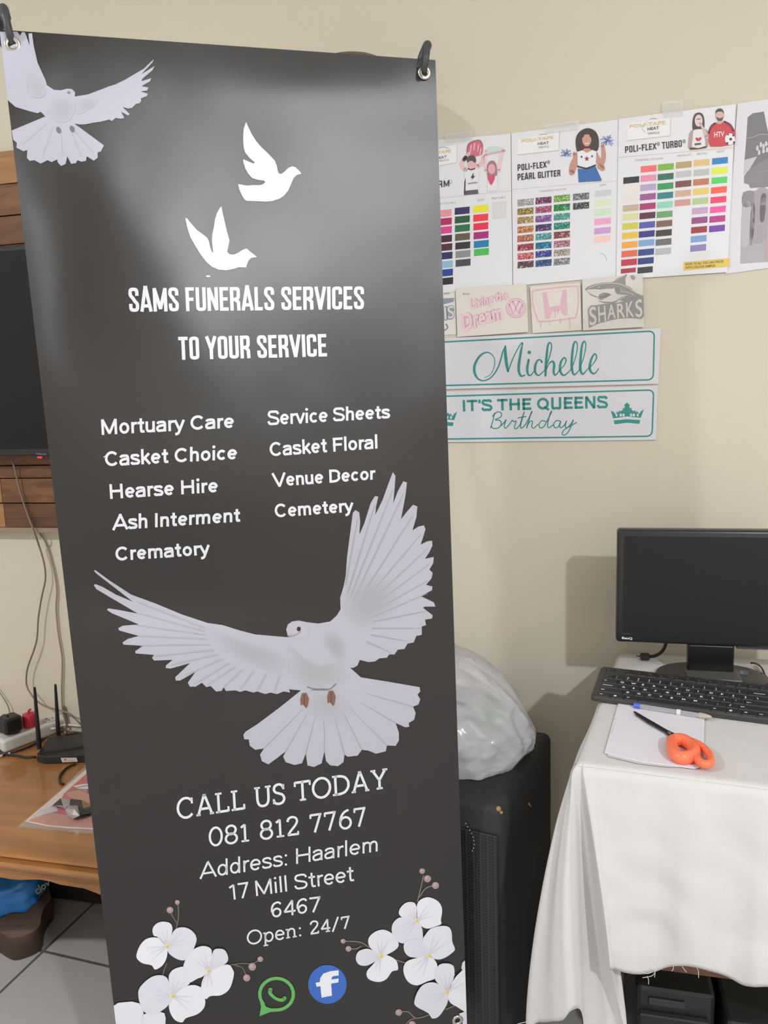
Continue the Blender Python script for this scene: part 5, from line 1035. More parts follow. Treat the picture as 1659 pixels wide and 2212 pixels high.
# blue carton bag resting on the plinth
bag_c = at_z((26, 1985), PLZ)
r = thing('blue_bag', 'crumpled bright blue plastic bag lying on the plinth under the low table', 'bag', bag_c)
mb = MB(); rows = []; NB = 26
ax1 = (at_z((85, 1960), PLZ) - at_z((0, 1975), PLZ)).normalized(); ax2 = Vector((-ax1.y, ax1.x, 0))
cb = bag_c - ax1 * 0.012 + ax2 * 0.066
for i in range(NB + 1):
    th = math.pi * i / NB; row = []
    for j in range(NB * 2):
        ph = 2 * math.pi * j / (NB * 2)
        sx, sy, sz = (math.copysign(abs(v_) ** 0.7, v_) for v_ in (math.sin(th) * math.cos(ph), math.sin(th) * math.sin(ph), math.cos(th)))
        q_ = Vector((sx * 0.085, sy * 0.085, sz * 0.055))
        k = 1 + 0.16 * (noise.noise(Vector((sx, sy, sz)) * 2.6 + Vector((3, 1, 7)))) + 0.05 * abs(noise.noise(Vector((sx, sy, sz)) * 7.0))
        q_ *= k
        pz = max(q_.z + 0.058, 0.0012)
        row.append(cb + ax1 * q_.x + ax2 * q_.y + ZU * pz)
    rows.append(row)
mb.grid(rows, M('blue_plastic_film', (40, 116, 180), 0.3, var=0.18, scale=9), closed=True).build('bag_body', r, smooth=True)
q = Print(lambda p, l: on_plane(p, ax2, (cb - ax2 * 0.088).dot(ax2) + -l), rough=0.5, lift=0.0, step=0.0003)
q.text('clov', [(72,1918),(104,1898),(110,1910),(80,1934)], (122, 116, 98), 0, 0.02); q.build('lettering', r)

# router with two aerials
RB = M('black_router_plastic', (34, 34, 35), 0.42)
ra0 = at_z((96.5, 1651), TZ); rdir = (at_z((186, 1648), TZ) - ra0).normalized(); rn = Vector((-rdir.y, rdir.x, 0))
r = thing('wifi_router', 'black wireless router with two aerials on the low table', 'router', ra0 + rdir * 0.1)
RLN = 0.20
mb = MB(); zA = TZ + 0.001
b0 = [ra0 + ZU * 0.001, ra0 + rdir * RLN + ZU * 0.001, ra0 + rdir * RLN + rn * 0.115 + ZU * 0.001, ra0 + rn * 0.085 - rdir * 0.028 + ZU * 0.001, ra0 - rdir * 0.026 + rn * 0.014 + ZU * 0.001]
t0_ = [ra0 + ZU * 0.020 - rn * 0.0, ra0 + rdir * RLN + ZU * 0.026, ra0 + rdir * RLN + rn * 0.115 + ZU * 0.034, ra0 + rn * 0.085 - rdir * 0.022 + ZU * 0.034, ra0 - rdir * 0.024 + rn * 0.014 + ZU * 0.020]
mb.add(b0 + t0_, [(4, 3, 2, 1, 0), (5, 6, 7, 8, 9)] + [(i, (i + 1) % 5, (i + 1) % 5 + 5, i + 5) for i in range(5)], RB).build('housing', r, bevel=0.0025)
mb = MB(); mb.tube([ra0 - rdir * 0.020 + rn * 0.012 + ZU * 0.0235, ra0 + rdir * 0.07 + rn * 0.028 + ZU * 0.029, ra0 + rdir * RLN + rn * 0.062 + ZU * 0.0335], 0.0016, M('dark_ridge_plastic', (24, 24, 25), 0.35), 8); mb.build('ridge', r)
for (bx, by), (tx, ty), rb_ in (((85, 1617), (74.5, 1484.5), 0.0055), ((126.5, 1591), (119.5, 1478), 0.0052)):
    bpz = at_z((bx, by), TZ + 0.02); rr_ = ray((tx, ty)); 
    tip = CAM + rr_ * ((bpz + rn * 0.004).dot(WN) / WN.dot(rr_)) if False else on_plane((tx, ty), WN, bpz.dot(WN))
    mb = MB(); mb.tube([bpz, bpz.lerp(tip, 0.12), bpz.lerp(tip, 0.97), tip], [rb_ * 1.0, rb_ * 1.1, rb_ * 0.62, rb_ * 0.45], M('matt_black_plastic', (26, 28, 28), 0.5), 12); mb.build('antenna', r, smooth=True, angle=math.radians(60))
q = Print(lambda p, l: on_plane(p, -rn, (-rn).dot(ra0) + 0.0012 + l), lift=0.0, step=0.0003)
q.poly([(131,1637),(165,1636.5),(168,1645.5),(134.5,1647)], (208, 196, 188), 0); q.poly([(139,1638.5),(144,1641),(139.5,1643)], (150, 50, 60), 1); q.ribbon([(146,1642.6),(162,1642)], 0.7, (150, 140, 134), 1, smooth=0); q.ribbon([(140,1645),(160,1644.2)], 0.5, (160, 150, 144), 1, smooth=0)
q.build('label_sticker', r)

# power strip, adapter and plug, cables
r = thing('power_strip', 'white multi-socket power strip at the back of the low table', 'power strip', at_z((50, 1600), TZ))
ps0 = at_z((10, 1618), TZ); psd = (at_z((84, 1590), TZ) - ps0).normalized(); psn = Vector((-psd.y, psd.x, 0))
WPL = M('white_plastic_strip', (206, 203, 198), 0.4)
MB().box(ps0 + psd * 0.09 + ZU * 0.017, (0.21, 0.055, 0.034), WPL, (psd, psn, ZU)).build('housing', r, bevel=0.006)
for k in range(3):
    o_ = MB(); c_ = ps0 + psd * (0.026, 0.072, 0.126)[k] + ZU * 0.0344
    o_.lathe(c_, ZU, [(0, 0), (0.019, 0), (0.0195, 0.001), (0.018, 0.0016), (0, 0.0012)], M('socket_face', (190, 187, 182), 0.5), 20); so = o_.build('socket', r)
    for dx, dy in ((0.008, 0), (-0.005, 0.007), (-0.005, -0.007)):
        MB().lathe(c_ + psd * dx + psn * dy + ZU * 0.0014, ZU, [(0, 0), (0.0022, 0), (0.0022, 0.0006), (0, 0.0006)], DARKH, 10).build('pin_hole', so)
cA = ps0 + psd * 0.026 + ZU * 0.036
r = thing('power_adapter', 'bulky black power adapter plugged into the white power strip', 'power adapter', cA)
MB().box(cA + ZU * 0.026 - psd * 0.006, (0.046, 0.045, 0.042), M('black_adapter_plastic', (28, 28, 28), 0.45), (psd, psn, ZU)).build('housing', r, bevel=0.006)
MB().lathe(cA - ZU * 0.0, ZU, [(0, 0), (0.017, 0), (0.016, 0.006), (0, 0.006)], M('black_adapter_plastic', (28, 28, 28), 0.45), 16).build('plug_base', r)
cP = ps0 + psd * 0.072 + ZU * 0.0366
r = thing('plug', 'round red mains plug in the white power strip, by the aerials', 'plug', cP)
MB().lathe(cP, ZU, [(0, 0), (0.018, 0), (0.0195, 0.006), (0.0195, 0.026), (0.017, 0.033), (0.008, 0.036), (0, 0.036)], M('red_plastic', (186, 44, 66), 0.4), 24).build('body', r, smooth=True, angle=math.radians(45))
MB().tube([cP + ZU * 0.034, cP + ZU * 0.042, cP + ZU * 0.044 + psd * 0.006], 0.0032, M('red_plastic', (186, 44, 66), 0.4), 8).build('cord_sleeve', r)
def cable(label, pts, rad, col, n=7, rough=0.45, name='cable', group=None):
    mb = MB(); mb.tube(cat(pts, n), rad, M('cable_sheath', col, rough), 8); o_ = mb.build(name, loc=pts[0], smooth=True, angle=math.radians(60)); return tag(o_, label, 'cable', group)
wpts = lambda L, off: [at_wall(p_, off) for p_ in L]
BEIGE = (134, 120, 100)
# thin cable dropping from the television, crossing the wall and running behind the aerials
A1 = [at_wall((26, 996), 0.055), at_wall((32, 1013), 0.05)] + wpts([(43,1060),(60,1112),(75,1152)], 0.045) + wpts([(84.7,1180),(93.6,1210),(97.9,1236),(97,1258),(89.5,1292),(82.7,1336),(80,1377),(73.2,1404),(61,1438),(57,1460),(58,1482)], 0.02) + wpts([(67.5,1500),(78.4,1513),(96.4,1525),(118,1531.5),(133,1535.7),(151,1542),(166,1556),(178,1568),(186,1575)], 0.03)
cable('thin grey cable looping down the wall from the television, crossing behind the aerials', A1, 0.0024, BEIGE)
A2 = wpts([(84,1150),(88,1156),(101.7,1180),(116.6,1234),(122.7,1275),(121,1315),(126,1370),(133.6,1417),(134,1451),(133,1490),(134.5,1528)], 0.006)
cable('paler straight cable running down the wall beside the grey looping one', A2, 0.0022, (158, 144, 122))
mb = MB(); mb.tube(wpts([(136,1526),(140,1545),(146,1572)], 0.008), [0.004, 0.005, 0.003], M('cable_sheath', (126, 112, 98), 0.5), 8); tag(mb.build('cable_plug', loc=at_wall((136,1526),0.008)), 'dusty beige cable end leaning on the wall behind the aerials', 'plug')
cable('thin pale cable slanting down the wall at the picture edge', wpts([(-14,1478),(0,1497),(9,1510),(18,1527),(22,1545)], 0.012), 0.0018, (150, 138, 118))
tz_ = lambda p_, hgt: at_z(p_, TZ + hgt)
cable('black cord arching from the power adapter', [tz_((-12,1560),.03), tz_((0,1552),.06), tz_((9,1545),.07), tz_((17,1550),.068), tz_((22,1562),.06), cA + ZU * 0.0495 - psd * 0.01], 0.0032, (28, 28, 28))
cable('black cord running from the power strip to the router', [tz_((-6,1606),.006), tz_((2,1626),.0045), tz_((14,1630),.0045), tz_((34,1632),.0045), tz_((56,1636),.0045), tz_((70,1635),.006), ra0 - rdir * 0.031 + rn * 0.02 + ZU * 0.010], 0.003, (30, 28, 27))
cable('thick black cord lying in front of the power strip', [tz_((6,1632),.005), tz_((20,1626),.005), tz_((38,1622),.005), tz_((60,1614),.005), tz_((80,1604),.005), tz_((92,1596),.0055)], 0.0032, (36, 33, 30))
cable('white cord trailing off the table at the picture edge', [tz_((-16,1642),.004), tz_((0,1634),.004), tz_((10,1630),.004), tz_((22,1627),.004)], 0.0034, (196, 190, 182))
for k, (lab, pts, rad, c) in enumerate((
    ('pale cord lying flat behind the two aerials', [(70,1572),(88,1552),(100,1549),(112,1552),(128,1566),(150,1572),(178,1566)], 0.0036, (196, 190, 180)),
    ('brown cord in the tangle behind the router', [(62,1600),(80,1586),(104,1576),(130,1572),(150,1580),(182,1584)], 0.0028, (96, 78, 62)),
    ('white cord crossing the tangle behind the router', [(96,1575),(112,1574),(122,1573),(140,1566),(172,1568),(190,1570)], 0.0032, (216, 210, 200)),
    ('dark cord at the back of the router', [(92,1600),(104,1592),(132,1590),(150,1586),(184,1588)], 0.0026, (40, 34, 30)))):
    cable(lab, [tz_(p_, 0.0046 + 0.0075 * k) if 0 < i < len(pts) - 1 else tz_(p_, 0.0046) for i, p_ in enumerate(pts)], rad, c)
cable('black cord curling out from under the router', [tz_((164,1650),.0036), tz_((150,1655),.0034), tz_((138,1664),.0034), tz_((129,1677),.0034), tz_((130,1690),.0034), tz_((137,1694),.0034)], 0.0028, (34, 30, 26))

# clear sleeve of papers with a foil packet
SLV = glassy('clear_sleeve_film', (226, 218, 214), 0.10, 0.12)
def tpoly(pts, hgt, thick, mat, name, par):
    mb = MB(); mb.prism([tz_(p_, hgt) for p_ in pts], ZU * thick, mat); return mb.build(name, par)
r = thing('document_sleeve', 'clear plastic sleeve holding a red printed leaflet on the low table', 'sleeve', tz_((140, 1740), 0))
tpoly([(34,1788),(120,1716),(187,1651),(230,1620),(255,1700),(262,1808),(203,1803),(120,1796)], 0.0005, 0.0003, SLV, 'lower_film', r)
tpoly([(55,1775),(118,1721),(188,1661),(232,1630),(252,1700),(258,1796),(203.5,1792),(150,1790),(101,1785)], 0.001, 0.0012, M('white_paper_edge', (222, 206, 200), 0.6), 'leaflet', r)
LF = lambda p, l: tz_(p, 0.0023 + l)
q = Print(LF, rough=0.5, lift=0.0, step=0.0002)
q.poly([(60,1773),(90,1748),(130,1756),(160,1764),(203,1762),(250,1768),(254,1792),(203,1789),(150,1786),(101,1782)], (190, 124, 112), 0)
q.poly([(95,1752),(132,1727),(138,1714),(190,1668),(230,1636),(248,1690),(254,1770),(200,1762),(150,1762)], (190, 72, 74), 0)
q.poly([(140,1712),(170,1706),(200,1706),(240,1716),(245,1740),(190,1735),(150,1722)], (190, 128, 106), 1); q.poly([(158,1698),(176,1694),(196,1692),(230,1690),(232,1702),(196,1704),(168,1704)], (216, 212, 218), 1); q.ribbon([(160,1703),(176,1699),(196,1696),(220,1694)], 1.4, (96, 84, 84), 2); q.ribbon([(152,1709),(170,1704),(186,1712),(210,1718)], 1.4, (120, 76, 66), 2)
q.poly([(186,1708),(200,1700),(206,1712),(192,1716)], (58, 58, 60), 2); q.poly([(60,1773),(92,1748),(122,1740),(125,1752),(92,1760)], (198, 190, 194), 1)
q.build('printed_pictures', r)
tpoly([(40,1785),(121,1717),(187,1653),(229,1623),(254,1700),(260,1805),(203,1800),(120,1793)], 0.0030, 0.0003, SLV, 'upper_film', r)
r = thing('foil_packet', 'crumpled silver and black foil packet on the clear sleeve', 'packet', tz_((145, 1750), 0.0036))
mb = MB(); fo = [(113,1740),(131,1724),(152,1726),(176,1728),(196,1742),(198,1756),(172,1762),(158,1769),(146,1762),(140,1748),(126,1742)]
top_ = [tz_(p_, 0.0042 + 0.012 * random.random()) for p_ in fo]; bot = [tz_(p_, 0.0036) for p_ in fo]
FOIL = M('silver_foil', (222, 222, 224), 0.3, 0.9); FBK = M('black_foil', (52, 54, 54), 0.35, 0.3); FGD = M('gold_foil', (186, 164, 96), 0.3, 0.6)
inner = [tz_(p_, h_) for p_, h_ in (((136,1740), .020), ((150,1740), .012), ((160,1748), .026), ((168,1740), .018), ((180,1746), .016), ((156,1760), .015))]
allp = top_ + inner; n0 = len(top_)
fc = [(0,1,11,FBK),(1,2,6+5+0,FOIL),(2,12,11,FOIL),(2,3,12,FBK),(3,14,12,FBK),(3,4,15,FGD),(3,15,14,FBK),(4,5,15,FBK),(5,6,15,FBK),(6,14,15,FBK),(6,13,14,FOIL),(12,14,13,FOIL),(12,13,9,FOIL),(13,16,9,FOIL),(16,8,9,FOIL),(6,7,16,FOIL),(6,16,13,FOIL),(7,8,16,FOIL),(11,12,9,FOIL),(11,9,10,FOIL),(0,11,10,FOIL)]
for a_, b_, c_, mt in fc: mb.add([allp[a_], allp[b_], allp[c_]], [(0, 1, 2)], mt)
for i in range(n0): mb.add([top_[i], top_[(i + 1) % n0], bot[(i + 1) % n0], bot[i]], [(0, 1, 2, 3)], FOIL if i > 5 else FBK)
mb.build('wrapper', r)
# ================================================================== RIGHT: LOUDSPEAKER, CARRIER BAG
SZ = 0.56
sn = at_z((1088, 1749), SZ); sb = at_z((1193, 1581), SZ)
sd = (sb - sn); SD = sd.length; sd.normalize(); sf = Vector((sd.y, -sd.x, 0))       # sd: back along its side, sf: out through its right side
SWD = 0.28
sc = sn - sf * (SWD / 2) + sd * (SD / 2)
r = thing('loudspeaker', 'black floor loudspeaker with worn corners and a mesh grille beside the cloth-covered desk', 'loudspeaker', (sc.x, sc.y, 0))
CARPET = M('black_speaker_carpet', (43, 44, 45), 0.75, var=0.12, scale=300, bump=0.25, bscale=700)
MB().box((sc.x, sc.y, SZ / 2 + 0.006), (SWD, SD, SZ - 0.012), CARPET, (sf, sd, ZU)).build('cabinet', r, bevel=0.016, segs=4, smooth=True, angle=math.radians(35))
def grille_mat():
    m = bpy.data.materials.new('perforated_black_grille'); m.use_nodes = True; nt = m.node_tree; b = nt.nodes['Principled BSDF']
    tc = nt.nodes.new('ShaderNodeTexCoord'); v = nt.nodes.new('ShaderNodeTexVoronoi'); v.inputs['Scale'].default_value = 170; v.inputs['Randomness'].default_value = 0.0
    nt.links.new(tc.outputs['Object'], v.inputs['Vector']); cr = nt.nodes.new('ShaderNodeValToRGB'); cr.color_ramp.elements[0].color = rgb((8, 8, 8)); cr.color_ramp.elements[1].color = rgb((46, 44, 44)); cr.color_ramp.elements[0].position = .35; cr.color_ramp.elements[1].position = .5
    nt.links.new(v.outputs['Distance'], cr.inputs['Fac']); cr.inputs['Fac'].default_value = .5
    nt.links.new(cr.outputs['Color'], b.inputs['Base Color']); b.inputs['Roughness'].default_value = 0.4; return m
MB().box(sc - sd * (SD / 2 + 0.0035) + ZU * (0.265 - sc.z), (SWD - 0.02, 0.006, 0.49), grille_mat(), (sf, sd, ZU)).build('grille', r, bevel=0.002)
for k in (-1, 1):
    for j in (-1, 1): MB().lathe(sc + sf * k * (SWD / 2 - 0.04) + sd * j * (SD / 2 - 0.04) - ZU * sc.z, ZU, [(0, 0), (0.014, 0), (0.016, 0.007), (0, 0.007)], M('rubber', (20, 20, 20), 0.8), 14).build('rubber_foot', r)
CHIP = M('bare_chipboard', (166, 128, 82), 0.8)
for px_, rr_ in (((1077, 1747), 0.0042), ((1083, 1755), 0.0028), ((1142, 1737), 0.003), ((1146, 1741), 0.002)):
    c_ = on_plane(px_, -sd, (-sd).dot(sn) - 0.004) if px_[0] < 1100 else on_plane(px_, sf, sf.dot(sn) + 0.0005)
    mb = MB(); mb.lathe(c_, (CAM - c_).normalized(), [(0, -0.004), (rr_, -0.003), (rr_ * 1.1, 0.0), (rr_ * 0.6, 0.002), (0, 0.0022)], CHIP, 7); mb.build('chipped_spot', r)
mb = MB()
for p_ in ((1006,1779),(1010,1786),(1015,1793),(1019,1800),(1022,1808),(1024,1816),(1024.5,1824),(1023,1832),(1020.5,1838)):
    c_ = on_plane(p_, -sd, (-sd).dot(sn) + 0.0066); mb.box(c_, (0.0018, 0.0008, 0.0018), M('pale_dots', (190, 190, 186), 0.5), (sf, sd, ZU))
tag(mb.build('pale_dot_arc', r), kind='stuff')

# white carrier bag full of something soft, on the loudspeaker
def bag_mat():
    m = bpy.data.materials.new('thin_white_plastic'); m.use_nodes = True; nt = m.node_tree; b = nt.nodes['Principled BSDF']; out = nt.nodes['Material Output']
    b.inputs['Base Color'].default_value = rgb((216, 216, 220)); b.inputs['Roughness'].default_value = 0.2; b.inputs['Coat Weight'].default_value = 0.8; b.inputs['Coat Roughness'].default_value = 0.07
    tc = nt.nodes.new('ShaderNodeTexCoord'); n = nt.nodes.new('ShaderNodeTexNoise'); n.noise_type = 'RIDGED_MULTIFRACTAL'; n.inputs['Scale'].default_value = 9; n.inputs['Detail'].default_value = 4; n.inputs['Distortion'].default_value = 0.9
    nt.links.new(tc.outputs['Object'], n.inputs['Vector']); bp = nt.nodes.new('ShaderNodeBump'); bp.inputs['Strength'].default_value = 0.5; bp.inputs['Distance'].default_value = 0.014
    nt.links.new(n.outputs['Fac'], bp.inputs['Height']); nt.links.new(bp.outputs['Normal'], b.inputs['Normal'])
    g = nt.nodes.new('ShaderNodeTexGradient'); g.gradient_type = 'SPHERICAL'; mp = nt.nodes.new('ShaderNodeMapping'); mp.vector_type = 'TEXTURE'
    mp.inputs['Location'].default_value = GREEN_AT; mp.inputs['Scale'].default_value = (0.035, 0.06, 0.05)
    nt.links.new(tc.outputs['Object'], mp.inputs['Vector']); nt.links.new(mp.outputs['Vector'], g.inputs['Vector'])
    mx = nt.nodes.new('ShaderNodeMix'); mx.data_type = 'RGBA'; mx.inputs['A'].default_value = rgb((216, 216, 220)); mx.inputs['B'].default_value = rgb((166, 190, 168))
    nt.links.new(g.outputs['Fac'], mx.inputs['Factor']); nt.links.new(mx.outputs['Result'], b.inputs['Base Color'])
    tr = nt.nodes.new('ShaderNodeBsdfTranslucent'); tr.inputs['Color'].default_value = rgb((214, 212, 208)); ms = nt.nodes.new('ShaderNodeMixShader'); ms.inputs['Fac'].default_value = 0.3
    nt.links.new(b.outputs['BSDF'], ms.inputs[1]); nt.links.new(tr.outputs['BSDF'], ms.inputs[2]); nt.links.new(ms.outputs['Shader'], out.inputs['Surface'])
    return m
BD_ = sc.dot(Vector((0, 1, 0))) - 0.03                       # the bag's middle plane
vdir = Vector((0.08, 1.0, 0)).normalized(); vside = Vector((vdir.y, -vdir.x, 0))
bpos = Vector((0.085, 1.475, SZ + 0.001))
def bo(px): q_ = on_plane(px, vdir, vdir.dot(bpos)); return (q_ - bpos).dot(vside), q_.z - bpos.z
outl = [bo(p_) for p_ in ((985,1404),(1012,1409),(1048,1430),(1085,1462),(1120,1508),(1143,1552),(1157,1583),(1153,1610),(1140,1638),(1122,1660),(1106,1674),(1085,1681))]
outl = [o_ for o_ in outl if o_[1] > 0.004]; outl.append((outl[-1][0] - 0.022, 0.0)); zmin = 0.0
GREEN_AT = (bo((1055, 1505))[0] + 0.0, -0.10, bo((1055, 1505))[1])
r = thing('carrier_bag', 'bulging white plastic carrier bag sitting on the black loudspeaker', 'bag', bpos)
zs_ = [max(0.0, o_[1] - zmin) for o_ in outl]; xs_ = [o_[0] for o_ in outl]
rows = []; NB = 160
for i in range(109):
    t_ = i / 108 * (len(outl) - 1); k = min(int(t_), len(outl) - 2); f_ = t_ - k
    zz = zs_[k] * (1 - f_) + zs_[k + 1] * f_; xr_ = xs_[k] * (1 - f_) + xs_[k + 1] * f_
    cxx = -0.09 * sm(0.05, 0.24, zz) - 0.02; rad = max(0.004, xr_ - cxx)
    if i == 0: rad = 0.004
    row = []
    for j in range(NB):
        a = 2 * math.pi * j / NB; ca, sa = math.cos(a), math.sin(a)
        dpt = min(0.105, rad * 0.9)
        q_ = Vector((cxx + rad * ca, dpt * sa, zz))
        nv = Vector((ca * 1.2, sa * 1.2, zz * 9))
        wr = 0.013 * noise.noise(nv * 1.6 + Vector((1, 5, 2))) + 0.018 * (0.35 - abs(noise.noise(Vector((ca * 2.6, sa * 2.6, zz * 7 + ca * 2)) * 1.5))) + 0.005 * noise.noise(Vector((ca * 5, sa * 5, zz * 26))) + 0.007 * (0.3 - abs(noise.noise(Vector((ca * 6.5 + zz * 9, sa * 6.5, zz * 19))))) + 0.004 * (0.3 - abs(noise.noise(Vector((ca * 15, sa * 15 - zz * 20, zz * 46)))))
        amp = 0.35 if abs(sa) < 0.25 else 1.0
        q_.x += ca * wr * amp; q_.y += sa * wr * 1.4
        if zz < 0.05: q_.x = cxx + (q_.x - cxx) * (0.99)
        row.append(bpos + vside * q_.x + vdir * q_.y + ZU * max(q_.z, 0.0))
    rows.append(row)
rows.append([rows[-1][j].lerp(bpos + vside * -0.03, 0.9) * 1.0 for j in range(NB)])
for j in range(NB): rows[-1][j].z = bpos.z; 
mb = MB(); mb.grid(rows, bag_mat(), closed=True); mb.add(rows[-1], [tuple(range(NB))], bag_mat()); mb.add(rows[0], [tuple(range(NB))[::-1]], bag_mat())
mb.build('bag_body', r, smooth=True)
# knotted handles at the top
mb = MB(); tp_ = rows[0][0]
for k, (dx, dz) in enumerate(((-0.05, 0.05), (0.035, 0.012))):
    pts = [tp_ - ZU * 0.01, tp_ + vside * dx * 0.5 + ZU * dz, tp_ + vside * dx + ZU * (dz - 0.02)]
    mb.tube(cat(pts, 5), [0.012] * 4 + [0.009] * 4 + [0.004] * 3, bag_mat(), 8)
mb.build('tied_handles', r, smooth=True)

# ================================================================== DESK UNDER A WHITE CLOTH
DZ = 0.72
dFL, dFR, dBL = at_z((1243, 1650), DZ), at_z((1659, 1702), DZ), at_z((1337, 1412), DZ)
dd0 = (dFL.dot(WN) + dFR.dot(WN)) / 2; dd1 = dBL.dot(WN)
dh0f, dh0b = dFL.dot(WH), dBL.dot(WH)
DH1 = 0.62                                                        # the desk runs on past the frame edge
fdir = (dFR - dFL).normalized()
dFR2 = dFL + fdir * 0.66; dBR2 = dBL + WH * 0.58
BROWN = wood('reddish_desk_wood', (104, 70, 54), (134, 94, 74), rot=math.atan2(WH.y, WH.x), scale=5, rough=0.5)
r = thing('desk', 'reddish-brown wooden desk hidden under the white cloth, its lower rail showing', 'desk', ((dFL + dFR2 + dBL + dBR2) / 4).to_tuple()[:2] + (0.0,))
DT = DZ - 0.006
def ins(p_, k):
    c_ = (dFL + dFR2 + dBL + dBR2) / 4; return p_ + (c_ - p_).normalized() * k
topq = [ins(p_, 0.012) for p_ in (dFL, dFR2, dBR2, dBL)]
mb = MB(); mb.prism([Vector((p_.x, p_.y, DT - 0.022)) for p_ in topq], ZU * 0.022, BROWN); mb.build('desk_top', r, bevel=0.002)
legs_at = [wp(dh0f + 0.034, dd0 + 0.055, 0), wp(dFR2.dot(WH) - 0.04, dd0 + 0.055, 0), ins(dBL, 0.08), ins(dBR2, 0.08)]
for c_ in legs_at:
    MB().box((c_.x, c_.y, (DT - 0.0225) / 2), (0.04, 0.04, DT - 0.0225), BROWN, (WH, WN, ZU)).build('leg', r, bevel=0.002)
# lower rail across the front, at the height the photograph shows
rd = dd0 + 0.055
ra_, rb_ = on_plane((1440, 2089), WN, rd - 0.011), on_plane((1659, 2137), WN, rd - 0.011)
zr = (ra_.z + rb_.z) / 2
wbox(MB(), legs_at[0].dot(WH) + 0.0205, legs_at[1].dot(WH) - 0.0205, rd - 0.011, rd + 0.011, zr, zr + 0.06, BROWN).build('lower_rail', r, bevel=0.002)

# --- the cloth: top sheet, falling front, corner folds and side, one continuous surface
def cloth_mat():
    m = bpy.data.materials.new('white_cotton_cloth'); m.use_nodes = True; nt = m.node_tree; b = nt.nodes['Principled BSDF']
    b.inputs['Base Color'].default_value = rgb((208, 207, 206)); b.inputs['Roughness'].default_value = 0.85; b.inputs['Specular IOR Level'].default_value = 0.2
    tc = nt.nodes.new('ShaderNodeTexCoord'); n = nt.nodes.new('ShaderNodeTexNoise'); n.inputs['Scale'].default_value = 14; n.inputs['Detail'].default_value = 5; n.inputs['Distortion'].default_value = 0.8
    n2 = nt.nodes.new('ShaderNodeTexNoise'); n2.inputs['Scale'].default_value = 900
    nt.links.new(tc.outputs['Object'], n.inputs['Vector']); nt.links.new(tc.outputs['Object'], n2.inputs['Vector'])
    bp = nt.nodes.new('ShaderNodeBump'); bp.inputs['Strength'].default_value = 0.35; bp.inputs['Distance'].default_value = 0.006
    bp2 = nt.nodes.new('ShaderNodeBump'); bp2.inputs['Strength'].default_value = 0.12; bp2.inputs['Distance'].default_value = 0.001
    nt.links.new(n.outputs['Fac'], bp.inputs['Height']); nt.links.new(n2.outputs['Fac'], bp2.inputs['Height']); nt.links.new(bp.outputs['Normal'], bp2.inputs['Normal']); nt.links.new(bp2.outputs['Normal'], b.inputs['Normal'])
    return m
CLOTH = cloth_mat()
fn = Vector((fdir.y, -fdir.x, 0))                        # out of the desk's front
ldir = (dBL - dFL).normalized(); lnm = Vector((-ldir.y, ldir.x, 0))   # out of its left side
fpl = lambda px, o_: on_plane(px, fn, fn.dot(dFL) + o_)
# columns: (top point, hem point, outward belly)
colm = []
hemline = [(1700,2132),(1659,2126),(1630,2125),(1605,2120),(1580,2106),(1560,2097),(1530,2090),(1500,2084),(1470,2082),(1445,2085),(1420,2094),(1400,2099),(1375,2101),(1350,2099)]
for i, p_ in enumerate(hemline):
    hem = fpl(p_, 0.016 + 0.008 * math.sin(i * 1.1)); t_ = (hem - dFL).dot(fdir)
    colm.append((dFL + fdir * min(0.655, max(0.02, t_ * 0.995)), hem, 0.004))
zh_ = colm[0][1].z
colm = [(dFL + fdir * t_, Vector((0, 0, zh_ + 0.012 * math.sin(t_ * 21))) + Vector(((dFL + fdir * t_ + fn * (0.018 + 0.007 * math.sin(t_ * 30))).x, (dFL + fdir * t_ + fn * (0.018 + 0.007 * math.sin(t_ * 30))).y, 0)), 0.004) for t_ in (0.655, 0.54, 0.42)] + colm
colm.append((dFL + fdir * 0.030, fpl((1330, 2094), 0.026), 0.006))
colm.append((dFL + fdir * 0.012, fpl((1319, 2088), 0.030), 0.008))     # rounded fold edge of the front
colm.append((dFL + fdir * 0.010, fpl((1322, 2100), 0.016), 0.002))
colm.append((dFL + fdir * 0.010, fpl((1338, 2170), -0.004), 0.0))
colm.append((dFL + fdir * 0.009, fpl((1357, 2262), -0.012), 0.0))      # inner fold turns behind the front
colm.append((dFL + fdir * 0.008, fpl((1340, 2275), -0.022), 0.0))
colm.append((dFL + fdir * 0.006, fpl((1312, 2275), -0.022), 0.0))
colm.append((dFL + fdir * 0.004, fpl((1290, 2265), -0.016), 0.0))
colm.append((dFL + fdir * 0.002, fpl((1272, 2240), 0.000), 0.002))
colm.append((dFL + fdir * 0.001, fpl((1262, 2185), 0.020), 0.006))     # outer flap
colm.append((dFL, fpl((1245, 2182), 0.034), 0.010))
colm.append((dFL + ldir * 0.003, fpl((1222, 2204), 0.032), 0.010))
colm.append((dFL + ldir * 0.007, fpl((1196, 2208), 0.020), 0.008))
colm.append((dFL + ldir * 0.012, fpl((1168, 2209), 0.004), 0.006))
colm.append((dFL + ldir * 0.018, fpl((1143, 2209), -0.018), 0.004))    # silhouette
for k in range(1, 9):
    s_ = 0.018 + (0.535 - 0.018) * k / 8; e_ = math.exp(-k / 1.6)
    hem = dFL + ldir * (s_ + 0.03 * e_) + lnm * (0.02 + 0.055 * e_ + 0.012 * math.sin(k * 1.7)); hem = Vector((hem.x, hem.y, 0.40 - 0.02 * math.sin(k)))
    colm.append((dFL + ldir * s_, hem, 0.004))
